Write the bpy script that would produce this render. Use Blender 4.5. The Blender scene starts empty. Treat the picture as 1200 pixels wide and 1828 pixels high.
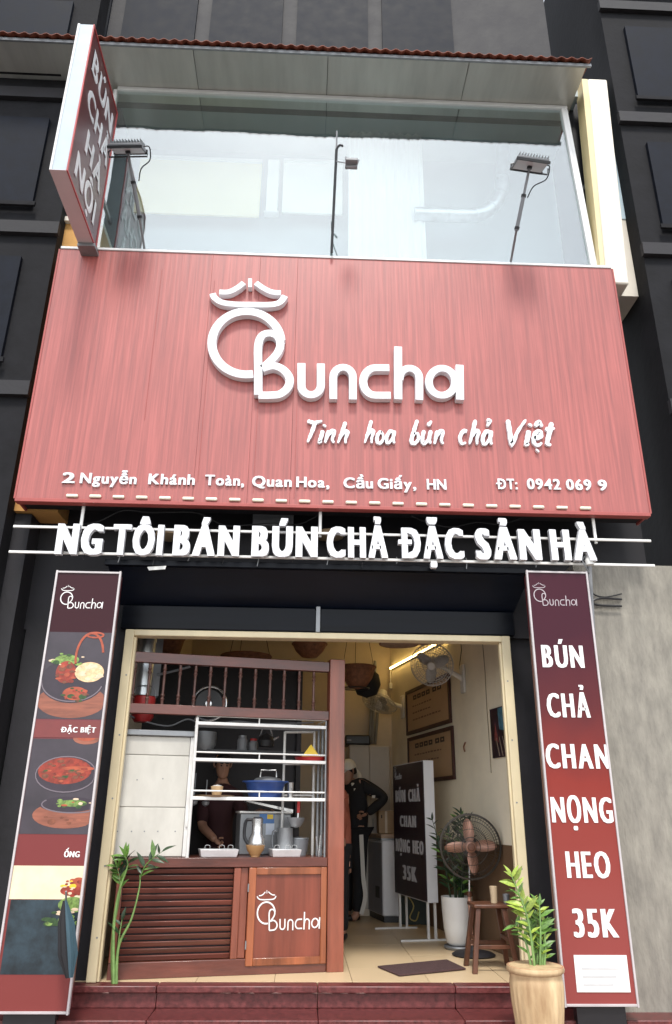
import bpy, bmesh, math, random
from mathutils import Matrix, Vector
R = math.radians
rnd = random.Random(7)
S = bpy.context.scene
COL = S.collection

# ------------------------------------------------------------------ camera, sky, sun, exposure
F = 1349.0; PITCH = 21.85; YAW = 2.2; ROLL = 0.55
CAM = Vector((0, -6.7, 1.19))
cd = bpy.data.cameras.new('camera'); cam = bpy.data.objects.new('camera', cd); COL.objects.link(cam)
cd.sensor_fit = 'VERTICAL'; cd.sensor_height = 36; cd.lens = 36 * F / 1828; cd.clip_end = 800; cd.clip_start = 0.05
CR = Matrix.Rotation(R(-YAW), 3, 'Z') @ Matrix.Rotation(R(90 + PITCH), 3, 'X') @ Matrix.Rotation(R(ROLL), 3, 'Z')
cam.matrix_world = Matrix.Translation(CAM) @ CR.to_4x4()
S.camera = cam
SUN_EL, SUN_AZ = 59.0, -1.0          # azimuth: degrees to the right of straight out from the facade
W = bpy.data.worlds.new('World'); S.world = W; W.use_nodes = True
nt = W.node_tree; bg = nt.nodes['Background']; sky = nt.nodes.new('ShaderNodeTexSky')
sky.sky_type = 'NISHITA'; sky.sun_disc = False; sky.sun_elevation = R(SUN_EL)
sky.sun_rotation = R(180 - SUN_AZ); sky.air_density = 1.0; sky.dust_density = 0.6; sky.ozone_density = 1.0
hs = nt.nodes.new('ShaderNodeHueSaturation'); hs.inputs['Saturation'].default_value = 0.22
nt.links.new(sky.outputs[0], hs.inputs['Color']); nt.links.new(hs.outputs[0], bg.inputs[0]); bg.inputs[1].default_value = 0.15
sd = bpy.data.lights.new('sun', 'SUN'); sd.energy = 1.3; sd.angle = R(10); sd.color = (1, 0.96, 0.9)
sun = bpy.data.objects.new('sun', sd); COL.objects.link(sun)
sv = Vector((math.sin(R(SUN_AZ)) * math.cos(R(SUN_EL)), -math.cos(R(SUN_AZ)) * math.cos(R(SUN_EL)), math.sin(R(SUN_EL))))
sun.rotation_euler = sv.to_track_quat('Z', 'Y').to_euler()
S.view_settings.view_transform = 'Standard'; S.view_settings.look = 'None'
S.view_settings.gamma = 1; S.view_settings.use_curve_mapping = False; S.view_settings.exposure = 1.25
S.cycles.max_bounces = 8; S.cycles.transparent_max_bounces = 12
S.cycles.use_denoising = True

# ------------------------------------------------------------------ pixel -> point on a real plane
def ray(px, py): return (CR @ Vector(((px - 600) / F, -(py - 914) / F, -1))).normalized()
def onP(px, py, pt, n):
    d = ray(px, py); n = Vector(n); return CAM + d * ((Vector(pt) - CAM).dot(n) / d.dot(n))
def onY(px, py, Y): return onP(px, py, (0, Y, 0), (0, 1, 0))
def onZ(px, py, z): return onP(px, py, (0, 0, z), (0, 0, 1))
def onX(px, py, X): return onP(px, py, (X, 0, 0), (1, 0, 0))

# ------------------------------------------------------------------ mesh helpers
class MB:
    def __init__(s, M=None): s.v = []; s.f = []; s.M = M
    def add(s, vs, fs):
        b = len(s.v)
        for p in vs:
            p = Vector(p); s.v.append(s.M @ p if s.M else p)
        s.f += [tuple(i + b for i in f) for f in fs]; return s
    def box(s, a, b, T=None):
        x0, y0, z0 = a; x1, y1, z1 = b
        vs = [(x, y, z) for x in (x0, x1) for y in (y0, y1) for z in (z0, z1)]
        if T: vs = [T @ Vector(p) for p in vs]
        return s.add(vs, [(0, 1, 3, 2), (4, 6, 7, 5), (0, 4, 5, 1), (2, 3, 7, 6), (0, 2, 6, 4), (1, 5, 7, 3)])
    def cbox(s, c, d, T=None):
        return s.box([c[i] - d[i] / 2 for i in range(3)], [c[i] + d[i] / 2 for i in range(3)], T)
    def tube(s, pts, r, n=8, cap=True, closed=False):
        pts = [Vector(p) for p in pts]; m = len(pts)
        rs = r if isinstance(r, (list, tuple)) else [r] * m
        t0 = (pts[1] - pts[0]).normalized(); up = Vector((0, 0, 1)) if abs(t0.z) < .9 else Vector((1, 0, 0))
        x = t0.cross(up).normalized(); vs = []
        for i in range(m):
            if closed: t = (pts[(i + 1) % m] - pts[i - 1]).normalized()
            else: t = (pts[min(i + 1, m - 1)] - pts[max(i - 1, 0)]).normalized()
            x = (x - t * x.dot(t)).normalized(); y = t.cross(x)
            for k in range(n):
                a = 2 * math.pi * k / n; vs.append(pts[i] + (x * math.cos(a) + y * math.sin(a)) * rs[i])
        fs = [(i * n + k, i * n + (k + 1) % n, (i + 1) * n + (k + 1) % n, (i + 1) * n + k) for i in range(m - 1) for k in range(n)]
        if closed: fs += [((m - 1) * n + k, (m - 1) * n + (k + 1) % n, (k + 1) % n, k) for k in range(n)]
        elif cap: fs += [tuple(range(n))[::-1], tuple((m - 1) * n + k for k in range(n))]
        return s.add(vs, fs)
    def lathe(s, c, prof, n=24, T=None, flute=0, nf=0):
        vs = []
        for (r, z) in prof:
            for k in range(n):
                a = 2 * math.pi * k / n; q = r * (1 - (flute if (nf and (k * nf // n) % 1 == 0 and (k % max(1, n // nf)) == 0) else 0))
                p = Vector((q * math.cos(a), q * math.sin(a), z)); vs.append((T @ p if T else p) + Vector(c))
        m = len(prof)
        fs = [(i * n + k, i * n + (k + 1) % n, (i + 1) * n + (k + 1) % n, (i + 1) * n + k) for i in range(m - 1) for k in range(n)]
        if prof[0][0] > 0: fs.append(tuple(range(n))[::-1])
        if prof[-1][0] > 0: fs.append(tuple((m - 1) * n + k for k in range(n)))
        return s.add(vs, fs)
    def prism(s, poly, d):          # poly: list of 3D points (planar), extruded by vector d
        n = len(poly); d = Vector(d); p = [Vector(q) for q in poly]
        return s.add(p + [q + d for q in p], [tuple(range(n)), tuple(range(2 * n - 1, n - 1, -1))] + [(i, i + n, (i + 1) % n + n, (i + 1) % n) for i in range(n)])
    def ribbon(s, pts, w, z0, z1, closed=False, fr=None):
        # stroke of width w (number or list) in a plane; fr(u, v, z) -> point
        m = len(pts); ws = w if isinstance(w, (list, tuple)) else [w] * m; L = []; Rr = []
        for i in range(m):
            a = Vector(pts[i - 1] if (i or closed) else pts[0]); b = Vector(pts[(i + 1) % m] if (i < m - 1 or closed) else pts[-1])
            p = Vector(pts[i]); d1 = (p - a); d2 = (b - p)
            if d1.length < 1e-9: d1 = d2
            if d2.length < 1e-9: d2 = d1
            d1.normalize(); d2.normalize(); t = (d1 + d2); t = t.normalized() if t.length > 1e-6 else d1
            n = Vector((-t.y, t.x)); k = min(1.6, 1 / max(.4, n.dot(Vector((-d1.y, d1.x))))) * ws[i] / 2
            L.append(p + n * k); Rr.append(p - n * k)
        fr = fr or (lambda u, v, z: (u, v, z)); vs = []
        for i in range(m):
            for q, z in ((L[i], z0), (Rr[i], z0), (L[i], z1), (Rr[i], z1)): vs.append(fr(q.x, q.y, z))
        fs = []
        for i in range(m if closed else m - 1):
            a = 4 * i; b = 4 * ((i + 1) % m)
            fs += [(a + 2, a + 3, b + 3, b + 2), (a, b, b + 1, a + 1), (a, a + 2, b + 2, b), (a + 1, b + 1, b + 3, a + 3)]
        if not closed: e = 4 * (m - 1); fs += [(0, 1, 3, 2), (e, e + 2, e + 3, e + 1)]
        return s.add(vs, fs)
    def mesh(s, name, m, off=(0, 0, 0), smooth=35):
        me = bpy.data.meshes.new(name); o = Vector(off)
        me.from_pydata([v - o for v in s.v], [], s.f)
        bm = bmesh.new(); bm.from_mesh(me); bmesh.ops.recalc_face_normals(bm, faces=bm.faces); bm.to_mesh(me); bm.free()
        if smooth:
            for p in me.polygons: p.use_smooth = True
            me.set_sharp_from_angle(angle=R(smooth))
        if m: me.materials.append(m)
        return me
    def build(s, name, m, parent=None, bev=0, smooth=35, **tags):
        off = Vector((0, 0, 0)) if parent is None else wloc(parent)
        if parent is None and s.v:
            xs = [v.x for v in s.v]; ys = [v.y for v in s.v]; zs = [v.z for v in s.v]
            off = Vector(((min(xs) + max(xs)) / 2, (min(ys) + max(ys)) / 2, min(zs)))
        o = bpy.data.objects.new(name, s.mesh(name, m, off, smooth)); COL.objects.link(o)
        if parent is None: o.location = off
        else: o.parent = parent
        if bev:
            b = o.modifiers.new('bevel', 'BEVEL'); b.width = bev; b.segments = 2; b.limit_method = 'ANGLE'; b.angle_limit = R(50)
        tag(o, **tags); return o
def wloc(o):
    v = Vector((0, 0, 0))
    while o: v += o.location; o = o.parent
    return v
def tag(o, label=None, cat=None, group=None, kind=None):
    if label: o['label'] = label
    if cat: o['category'] = cat
    if group: o['group'] = group
    if kind: o['kind'] = kind
    return o
def thing(name, label, cat, loc=(0, 0, 0), group=None, kind=None):
    o = bpy.data.objects.new(name, None); COL.objects.link(o); o.location = loc; o.empty_display_size = .1
    return tag(o, label, cat, group, kind)
def inst(name, me, M, parent):          # object sharing mesh data, world matrix M
    o = bpy.data.objects.new(name, me); COL.objects.link(o)
    if parent: o.parent = parent; o.matrix_local = Matrix.Translation(-wloc(parent)) @ M
    else: o.matrix_local = M
    return o
def frame(o, u, v, n):                  # matrix with columns u, v, n and origin o
    M = Matrix.Identity(4)
    for i, c in enumerate((Vector(u), Vector(v), Vector(n), Vector(o))):
        for k in range(3): M[k][i] = c[k]
    return M
def cr(pts, n=6, closed=False):         # Catmull-Rom
    P = [Vector(p) for p in pts]; m = len(P); out = []
    for i in range(m if closed else m - 1):
        a = P[i - 1] if (i or closed) else P[0]; b = P[i]; c = P[(i + 1) % m]; d = P[(i + 2) % m] if (i < m - 2 or closed) else P[-1]
        for k in range(n):
            t = k / n; out.append(.5 * ((2 * b) + (c - a) * t + (2 * a - 5 * b + 4 * c - d) * t * t + (3 * b - a - 3 * c + d) * t ** 3))
    if not closed: out.append(P[-1])
    return out
def arc(c, r, a0, a1, n=14, ry=None):
    ry = ry or r
    return [Vector((c[0] + r * math.cos(R(a0 + (a1 - a0) * i / n)), c[1] + ry * math.sin(R(a0 + (a1 - a0) * i / n)))) for i in range(n + 1)]

# ------------------------------------------------------------------ materials
MATS = {}
def mat(name, col, rough=.5, metal=0, var=.12, scale=6, stretch=(1, 1, 1), bump=.0, bscale=None, spec=.5, dirt=None, coat=0, emit=None, es=0, rv=.05):
    if name in MATS: return MATS[name]
    m = bpy.data.materials.new(name); m.use_nodes = True; N = m.node_tree.nodes; L = m.node_tree.links; p = N['Principled BSDF']
    tc = N.new('ShaderNodeTexCoord'); mp = N.new('ShaderNodeMapping'); mp.inputs['Scale'].default_value = stretch
    oi = N.new('ShaderNodeObjectInfo'); ml = N.new('ShaderNodeMath'); ml.operation = 'MULTIPLY'; ml.inputs[1].default_value = 37.0
    cb_ = N.new('ShaderNodeCombineXYZ'); L.new(oi.outputs['Random'], ml.inputs[0]); L.new(ml.outputs[0], cb_.inputs[0]); L.new(ml.outputs[0], cb_.inputs[2])
    va = N.new('ShaderNodeVectorMath'); va.operation = 'ADD'; L.new(tc.outputs['Object'], va.inputs[0]); L.new(cb_.outputs[0], va.inputs[1]); L.new(va.outputs[0], mp.inputs[0])
    n1 = N.new('ShaderNodeTexNoise'); n1.inputs['Scale'].default_value = scale; n1.inputs['Detail'].default_value = 6; n1.inputs['Roughness'].default_value = .6
    L.new(mp.outputs[0], n1.inputs['Vector'])
    rp = N.new('ShaderNodeValToRGB'); rp.color_ramp.elements[0].position = .3; rp.color_ramp.elements[1].position = .7
    c = Vector(col[:3]); lo = c * (1 - var); hi = c * (1 + var)
    if dirt: lo = Vector(dirt)
    rp.color_ramp.elements[0].color = (*lo, 1); rp.color_ramp.elements[1].color = (*[min(.95, q) for q in hi], 1)
    L.new(n1.outputs[0], rp.inputs[0])
    hv = N.new('ShaderNodeHueSaturation'); mv = N.new('ShaderNodeMapRange'); mv.inputs['To Min'].default_value = 1 - rv; mv.inputs['To Max'].default_value = 1 + rv * .8
    L.new(oi.outputs['Random'], mv.inputs[0]); L.new(mv.outputs[0], hv.inputs['Value']); L.new(rp.outputs[0], hv.inputs['Color']); L.new(hv.outputs[0], p.inputs['Base Color'])
    mr = N.new('ShaderNodeMapRange'); mr.inputs['To Min'].default_value = max(.02, rough - .08); mr.inputs['To Max'].default_value = min(1, rough + .1)
    L.new(n1.outputs[0], mr.inputs[0]); L.new(mr.outputs[0], p.inputs['Roughness'])
    p.inputs['Metallic'].default_value = metal; p.inputs['Specular IOR Level'].default_value = spec; p.inputs['Coat Weight'].default_value = coat
    if bump:
        b = N.new('ShaderNodeBump'); b.inputs['Strength'].default_value = bump; b.inputs['Distance'].default_value = .01
        n2 = N.new('ShaderNodeTexNoise'); n2.inputs['Scale'].default_value = bscale or scale * 4; n2.inputs['Detail'].default_value = 4
        L.new(mp.outputs[0], n2.inputs['Vector']); L.new(n2.outputs[0], b.inputs['Height']); L.new(b.outputs[0], p.inputs['Normal'])
    if emit:
        p.inputs['Emission Color'].default_value = (*emit, 1); p.inputs['Emission Strength'].default_value = es
    MATS[name] = m; return m
M_white = mat('white_acrylic', (.74, .74, .76), .35, var=.03, scale=3)
M_whitemetal = mat('white_painted_steel', (.72, .71, .68), .35, var=.08, scale=9)
M_cream = mat('cream_painted_steel', (.66, .56, .36), .4, var=.1, scale=5, stretch=(1, 1, .4), bump=.1)
M_black = mat('black_glossy_panel', (.004, .005, .008), .3, var=.5, scale=3, stretch=(.3, 1, 3), spec=.14)
M_darkwall = mat('black_wall', (.012, .011, .014), .7, var=.4, scale=4, bump=.2)
M_navy = mat('dark_blue_soffit', (.005, .008, .016), .35, var=.4, scale=2, stretch=(.4, 2, 2), spec=.2)
M_wood = mat('red_brown_wood', (.22, .062, .034), .32, var=.42, scale=9, stretch=(1, 1, .12), bump=.12, bscale=40, coat=.25)
M_woodh = mat('red_brown_wood_horizontal', (.13, .037, .024), .34, var=.42, scale=9, stretch=(.12, 1, 1), bump=.12, bscale=40, coat=.25, rv=.22)
M_doorwood = mat('orange_brown_wood', (.27, .082, .032), .32, var=.5, scale=9, stretch=(1, 1, .1), bump=.1, bscale=40, coat=.25)
M_paneldoor = mat('red_wood_panel', (.20, .048, .026), .3, var=.4, scale=9, stretch=(1, 1, .08), bump=.08, bscale=40, coat=.3)
M_darkwood = mat('dark_stool_wood', (.11, .042, .022), .4, var=.4, scale=12, stretch=(1, 1, .2), bump=.15)
M_tile = mat('beige_floor_tile', (.62, .47, .29), .38, var=.03, scale=1.2, spec=.4, rv=.03)
M_grout = mat('grout', (.28, .2, .13), .85)
M_step = mat('red_granite', (.12, .028, .027), .35, var=.45, scale=30, bump=.05)
M_pave = mat('sidewalk_paving', (.22, .13, .11), .8, var=.3, scale=14, bump=.3)
M_asph = mat('asphalt', (.05, .05, .052), .9, var=.3, scale=20, bump=.5)
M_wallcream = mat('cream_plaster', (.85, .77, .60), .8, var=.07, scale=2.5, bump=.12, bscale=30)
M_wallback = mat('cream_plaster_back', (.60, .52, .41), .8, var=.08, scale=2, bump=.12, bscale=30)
M_wains = mat('brown_wainscot', (.17, .10, .055), .6, var=.1, scale=3)
M_ceil = mat('ceiling_plaster', (.6, .56, .5), .85, var=.05)
M_soffit = mat('brushed_aluminium_composite', (.5, .49, .45), .3, metal=.35, var=.12, scale=2, stretch=(3, .4, 1))
M_rust = mat('rusty_red_corrugated_steel', (.2, .05, .025), .7, var=.5, scale=12, bump=.3)
M_frame = mat('white_aluminium', (.74, .74, .73), .35, var=.05)
M_maroonprint = mat('maroon_printed_vinyl', (.13, .022, .026), .3, var=.2, scale=1.2, spec=.5)
M_steel = mat('stainless_steel', (.6, .6, .6), .25, metal=.9, var=.15, scale=12)
M_dullsteel = mat('dull_grey_steel', (.26, .27, .28), .45, metal=.5, var=.15, scale=8)
M_galv = mat('galvanised_duct', (.55, .58, .6), .3, metal=.8, var=.2, scale=6)
M_blackpl = mat('black_plastic', (.012, .012, .014), .4, var=.2)
M_greypl = mat('grey_plastic', (.2, .205, .215), .45, var=.1)
M_whitepl = mat('white_plastic', (.7, .69, .66), .4, var=.05)
M_blue = mat('blue_plastic', (.02, .06, .22), .35, var=.1)
M_red = mat('red_plastic', (.38, .02, .02), .4, var=.2)
M_yellow = mat('yellow_plastic', (.75, .5, .03), .45, var=.1)
M_card = mat('brown_cardboard', (.36, .25, .15), .8, var=.12, scale=5)
M_bamboo = mat('woven_bamboo', (.22, .09, .045), .7, var=.4, scale=25, bump=.3)
M_sheet = mat('off_white_sheet_steel', (.60, .58, .52), .4, var=.08, scale=3, stretch=(1, 1, .5), dirt=(.47, .45, .40))
M_copper = mat('copper_fan_metal', (.62, .34, .25), .35, metal=.3, var=.15, scale=8)
M_leaf = mat('green_leaf', (.10, .20, .035), .4, var=.5, scale=9, spec=.5, rv=.35)
M_leafy = mat('young_yellow_green_leaf', (.27, .36, .05), .42, var=.35, scale=9, rv=.35)
M_leafd = mat('dark_green_leaf', (.018, .04, .014), .4, var=.5, scale=9, rv=.35)
M_stem = mat('pale_green_stem', (.17, .29, .085), .45, var=.3, scale=14)
M_clay = mat('cream_glazed_clay', (.66, .50, .29), .5, var=.14, scale=7, stretch=(1, 1, .25), bump=.4, dirt=(.36, .22, .11))
M_clayin = mat('terracotta', (.42, .2, .11), .7, var=.2)
M_soil = mat('soil', (.04, .028, .018), .95, var=.5, scale=40, bump=.5)
M_potw = mat('white_ceramic', (.78, .77, .74), .3, var=.04)
M_skin = mat('skin', (.38, .2, .13), .5, var=.08)
M_blackcl = mat('black_cloth', (.010, .010, .012), .85, var=.3, bump=.2)
M_whitecl = mat('white_cloth', (.62, .6, .55), .85, var=.06, bump=.2)
M_orangecl = mat('orange_brown_cloth', (.30, .085, .05), .85, var=.12, scale=12, bump=.3)
M_marooncl = mat('maroon_cloth', (.04, .010, .012), .85, var=.2, bump=.2)
M_hair = mat('black_hair', (.008, .007, .007), .5)
M_mat = mat('brown_doormat', (.07, .035, .035), .9, var=.25, scale=60, bump=.6)
M_conc = mat('grey_concrete', (.27, .25, .21), .85, var=.22, scale=11, stretch=(1, 1, .3), bump=.9, dirt=(.19, .175, .15))
M_palebl = mat('pale_blue_cladding', (.50, .63, .70), .5, var=.06, scale=2)
M_pipe = mat('off_white_column', (.78, .72, .62), .5, var=.05, scale=2)
M_pipey = mat('yellowish_column_edge', (.70, .58, .32), .5, var=.08, scale=2)
M_ochre = mat('ochre_plaster', (.62, .33, .10), .8, var=.12, scale=3, bump=.2)
M_dark2 = mat('dark_grey_render', (.012, .012, .014), .8, var=.4, scale=3, spec=.2, bump=.3)
M_dglass2 = mat('dull_dark_glass', (.008, .010, .016), .6, var=.3, spec=.12)
M_dglass = mat('dark_window_glass', (.01, .016, .03), .08, var=.3, spec=.6)
M_print = mat('white_print', (.80, .78, .76), .4, var=.03)
M_interior = mat('pale_grey_interior_paint', (.38, .44, .45), .7, var=.05, scale=1.5)
M_intwarm = mat('pale_cream_reflection', (.88, .78, .44), .7, var=.04, scale=1.5)  # cream of a reflected wall, put on a panel behind the glass
M_intwhite = mat('white_reflection', (.88, .88, .86), .8, var=.04, scale=2, stretch=(4, 1, .3))  # white of reflected shapes, put on objects behind the glass
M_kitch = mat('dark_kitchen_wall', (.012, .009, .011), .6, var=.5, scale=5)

def led_mat():
    m = bpy.data.materials.new('warm_led_strip'); m.use_nodes = True; p = m.node_tree.nodes['Principled BSDF']
    p.inputs['Base Color'].default_value = (.9, .8, .5, 1); p.inputs['Emission Color'].default_value = (1, .66, .22, 1); p.inputs['Emission Strength'].default_value = 9.0
    return m
M_led = led_mat()

def sign_mat():
    m = bpy.data.materials.new('red_fluted_cladding'); m.use_nodes = True; N = m.node_tree.nodes; L = m.node_tree.links; p = N['Principled BSDF']
    tc = N.new('ShaderNodeTexCoord')
    def ns(sc, st, det=4, ro=.6):
        mp = N.new('ShaderNodeMapping'); mp.inputs['Scale'].default_value = st; L.new(tc.outputs['Object'], mp.inputs[0])
        n = N.new('ShaderNodeTexNoise'); n.inputs['Scale'].default_value = sc; n.inputs['Detail'].default_value = det; n.inputs['Roughness'].default_value = ro
        L.new(mp.outputs[0], n.inputs['Vector']); return n
    a = ns(1, (34, 1, .9), 5, .65); b = ns(1, (.8, 1, .7), 4)
    r = N.new('ShaderNodeValToRGB'); e = r.color_ramp.elements
    e[0].position = .3; e[0].color = (.25, .062, .055, 1); e[1].position = .66; e[1].color = (.43, .105, .09, 1)
    k = r.color_ramp.elements.new(.5); k.color = (.35, .082, .07, 1)
    L.new(a.outputs[0], r.inputs[0])
    mx = N.new('ShaderNodeMix'); mx.data_type = 'RGBA'; mx.blend_type = 'MULTIPLY'; mx.inputs[0].default_value = .5
    r2 = N.new('ShaderNodeValToRGB'); r2.color_ramp.elements[0].position = .35; r2.color_ramp.elements[0].color = (.82, .84, .86, 1); r2.color_ramp.elements[1].position = .6; r2.color_ramp.elements[1].color = (1, 1, 1, 1)
    L.new(b.outputs[0], r2.inputs[0]); L.new(r.outputs[0], mx.inputs[6]); L.new(r2.outputs[0], mx.inputs[7]); L.new(mx.outputs[2], p.inputs['Base Color'])
    p.inputs['Roughness'].default_value = .42; p.inputs['Specular IOR Level'].default_value = .7
    bp = N.new('ShaderNodeBump'); bp.inputs['Strength'].default_value = .25; bp.inputs['Distance'].default_value = .01
    L.new(a.outputs[0], bp.inputs['Height']); L.new(bp.outputs[0], p.inputs['Normal'])
    return m
M_sign = sign_mat()
M_signedge = mat('red_metal_trim', (.33, .07, .06), .4, var=.1)

def glass_mat(name, refl, tint, rough=.02):
    m = bpy.data.materials.new(name); m.use_nodes = True; N = m.node_tree.nodes; L = m.node_tree.links
    N.remove(N['Principled BSDF']); out = N['Material Output']
    t = N.new('ShaderNodeBsdfTransparent'); t.inputs[0].default_value = (*tint, 1)
    nz = N.new('ShaderNodeTexNoise'); nz.inputs['Scale'].default_value = 1.3; tc = N.new('ShaderNodeTexCoord'); L.new(tc.outputs['Object'], nz.inputs['Vector'])
    bp = N.new('ShaderNodeBump'); bp.inputs['Strength'].default_value = .35; bp.inputs['Distance'].default_value = .02; L.new(nz.outputs[0], bp.inputs['Height'])
    g = N.new('ShaderNodeBsdfGlossy'); L.new(bp.outputs[0], g.inputs['Normal']); g.inputs['Roughness'].default_value = rough; g.inputs[0].default_value = (.95, .97, .97, 1)
    mx = N.new('ShaderNodeMixShader'); mx.inputs[0].default_value = refl
    L.new(t.outputs[0], mx.inputs[1]); L.new(g.outputs[0], mx.inputs[2]); L.new(mx.outputs[0], out.inputs[0]); return m
M_glass = glass_mat('mirror_film_glass', .22, (.9, .95, .95))

def blend_mat(name, stops, z0, z1, rough=.35):   # vertical colour blend on a poster, darker towards the top
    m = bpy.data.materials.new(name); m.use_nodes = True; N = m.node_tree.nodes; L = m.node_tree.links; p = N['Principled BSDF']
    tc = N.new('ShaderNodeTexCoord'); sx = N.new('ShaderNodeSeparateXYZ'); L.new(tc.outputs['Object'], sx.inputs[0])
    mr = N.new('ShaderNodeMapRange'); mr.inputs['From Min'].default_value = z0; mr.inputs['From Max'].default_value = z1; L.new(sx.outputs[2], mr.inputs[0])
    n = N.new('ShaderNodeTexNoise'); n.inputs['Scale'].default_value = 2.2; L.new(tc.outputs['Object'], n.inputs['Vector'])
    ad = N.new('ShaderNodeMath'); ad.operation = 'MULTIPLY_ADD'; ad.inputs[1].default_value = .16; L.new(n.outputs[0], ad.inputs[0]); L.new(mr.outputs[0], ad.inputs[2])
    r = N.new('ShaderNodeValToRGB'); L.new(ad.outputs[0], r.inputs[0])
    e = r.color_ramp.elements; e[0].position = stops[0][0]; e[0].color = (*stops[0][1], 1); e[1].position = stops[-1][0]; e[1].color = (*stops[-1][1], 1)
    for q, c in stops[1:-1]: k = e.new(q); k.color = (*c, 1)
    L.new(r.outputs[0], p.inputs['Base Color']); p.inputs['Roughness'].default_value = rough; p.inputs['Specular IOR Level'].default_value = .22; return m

# ------------------------------------------------------------------ lettering
GC = {}
def glyph(ch, bold, yb, ext, m, res=3, squeeze=1.0):
    # one character from the built-in font, thickened by stacked shifted copies; cap height ~.73
    key = (ch, bold, yb, ext, m.name, squeeze)
    if key in GC: return GC[key]
    c = bpy.data.curves.new('t', 'FONT'); c.body = 'D' if ch == 'Đ' else ch; c.size = 1; c.extrude = .5; c.resolution_u = res
    o = bpy.data.objects.new('t', c); COL.objects.link(o); bpy.context.view_layer.update()
    me0 = bpy.data.meshes.new_from_object(o.evaluated_get(bpy.context.evaluated_depsgraph_get()))
    bpy.data.objects.remove(o); bpy.data.curves.remove(c)
    vs = [v.co.copy() for v in me0.vertices]; fs = [tuple(p.vertices) for p in me0.polygons]; bpy.data.meshes.remove(me0)
    mb = MB(); k = 0
    nx = 4 if bold > .02 else (2 if bold > 0 else 1)
    for i in range(nx):
        dx = 0 if nx == 1 else (-bold + 2 * bold * i / (nx - 1))
        for dy in ((0,) if yb == 0 else (-yb, yb)):
            k += 1
            mb.add([(v.x * squeeze + dx, v.y + dy, (v.z + .5) * (ext - .0016 * (k - 1))) for v in vs], fs)
    if ch == 'Đ': mb.box((-.06 * squeeze - bold, .315, 0), (.34 * squeeze + bold, .415, ext + .002))
    x0 = min(v.x for v in mb.v); x1 = max(v.x for v in mb.v)
    me = mb.mesh('letter', m, (x0, 0, 0), 0); GC[key] = (me, x1 - x0); return GC[key]
def letters(text, A, B, T, n, m, parent, bold=.03, yb=.008, ext=.03, gap=.075, space=.3, squeeze=1.0, name='letter', cap=.727):
    # A left baseline, B right baseline, T a point above A at cap height; n = outward normal. ext relative to the cap height
    A, B, T, n = Vector(A), Vector(B), Vector(T), Vector(n).normalized()
    u = (B - A); Wd = u.length; u.normalize(); v = (T - A); v -= u * v.dot(u); H = v.length / cap; v.normalize()
    gs = []; x = 0
    for ch in text:
        if ch == ' ': x += space; continue
        me, w = glyph(ch, bold, yb, ext / H, m, squeeze=squeeze); gs.append((me, x)); x += w + gap
    tot = x - gap; sx = Wd / tot
    for me, x in gs: inst(name, me, frame(A + u * x * sx, u * sx, v * H, n * H), parent)
def flat_text(text, A, B, T, n, m, parent, name='lettering', **k):
    # whole line as one printed part
    t = bpy.data.objects.new('tmp', None); k.setdefault('ext', .0015)
    A, B, T, n = Vector(A), Vector(B), Vector(T), Vector(n).normalized(); u = (B - A); Wd = u.length; u.normalize(); v = T - A; v -= u * v.dot(u); H = v.length / k.get('cap', .727); v.normalize()
    return letters(text, A, B, T, n, m, parent, bold=k.get('bold', .02), yb=0, ext=.0016 + .008 * H, gap=k.get('gap', .075), squeeze=k.get('squeeze', 1.0))
    mb = MB(); x = 0; gs = []
    sx = Wd / (x - k.get('gap', .075))
    for me, x in gs:
        Mx = frame(A + u * x * sx, u * sx, v * H, n * H); mb.add([Mx @ q.co for q in me.vertices], [tuple(p.vertices) for p in me.polygons])
    return mb.build(name, m, parent, smooth=0)

# logo strokes in the coordinates of the enlarged photograph (x right, y down), widths alongside
def flip(P): return P
LOGO = []
ringpts = [Vector((217 + 148 * math.cos(R(a)), 322 - 135 * math.sin(R(a)))) for a in [4 + (281 - 4) * i / 44 for i in range(45)]]
LOGO.append(('ring', ringpts, 36, 0, False))
bl = cr([(267, 545), (267, 430), (267, 335), (283, 292), (318, 281), (350, 295), (362, 330), (345, 372), (300, 418), (284, 432)], 5)
LOGO.append(('letter', bl, 33, 2, False))
bb = cr([(284, 432), (330, 420), (372, 435), (400, 470), (395, 510), (362, 540), (320, 546), (268, 546)], 6)
LOGO.append(('letter', bb, 33, 1, False))
LOGO.append(('letter', [Vector((452, 408)), Vector((452, 500))] + [Vector((493 + 42 * math.cos(R(a)), 502 + 42 * math.sin(R(a)))) for a in range(165, 0, -15)] + [Vector((535, 500)), Vector((535, 410))], 32, 0, False))
LOGO.append(('letter', [Vector((588, 562)), Vector((588, 470))] + [Vector((630 + 42 * math.cos(R(a)), 468 - 42 * math.sin(R(a)))) for a in range(165, 0, -15)] + [Vector((672, 470)), Vector((672, 564))], 31, 0, False))
LOGO.append(('letter', [Vector((828, 428)), Vector((770, 428))] + [Vector((768 - 52 * math.sin(R(a)), 487 - 59 * math.cos(R(a)))) for a in range(15, 180, 15)] + [Vector((770, 546)), Vector((834, 546))], 32, 0, False))
LOGO.append(('letter', [Vector((865, 338)), Vector((866, 564))], 32, 2, False))
LOGO.append(('letter', [Vector((872, 480))] + [Vector((914 + 42 * math.cos(R(a)), 472 - 42 * math.sin(R(a)))) for a in range(170, 0, -15)] + [Vector((956, 474)), Vector((956, 566))], 31, 0, False))
LOGO.append(('letter', [Vector((1053 + 56 * math.cos(R(a)), 488 - 58 * math.sin(R(a)))) for a in range(0, 360, 12)], 31, 0, True))
LOGO.append(('letter', [Vector((1128, 416)), Vector((1130, 566))], 32, 2, False))
LOGO.append(('roof_stroke', cr([(72, 110), (80, 128), (110, 148), (160, 156), (230, 158), (320, 158), (360, 148), (382, 120)], 5), 27, 0, False))
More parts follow.
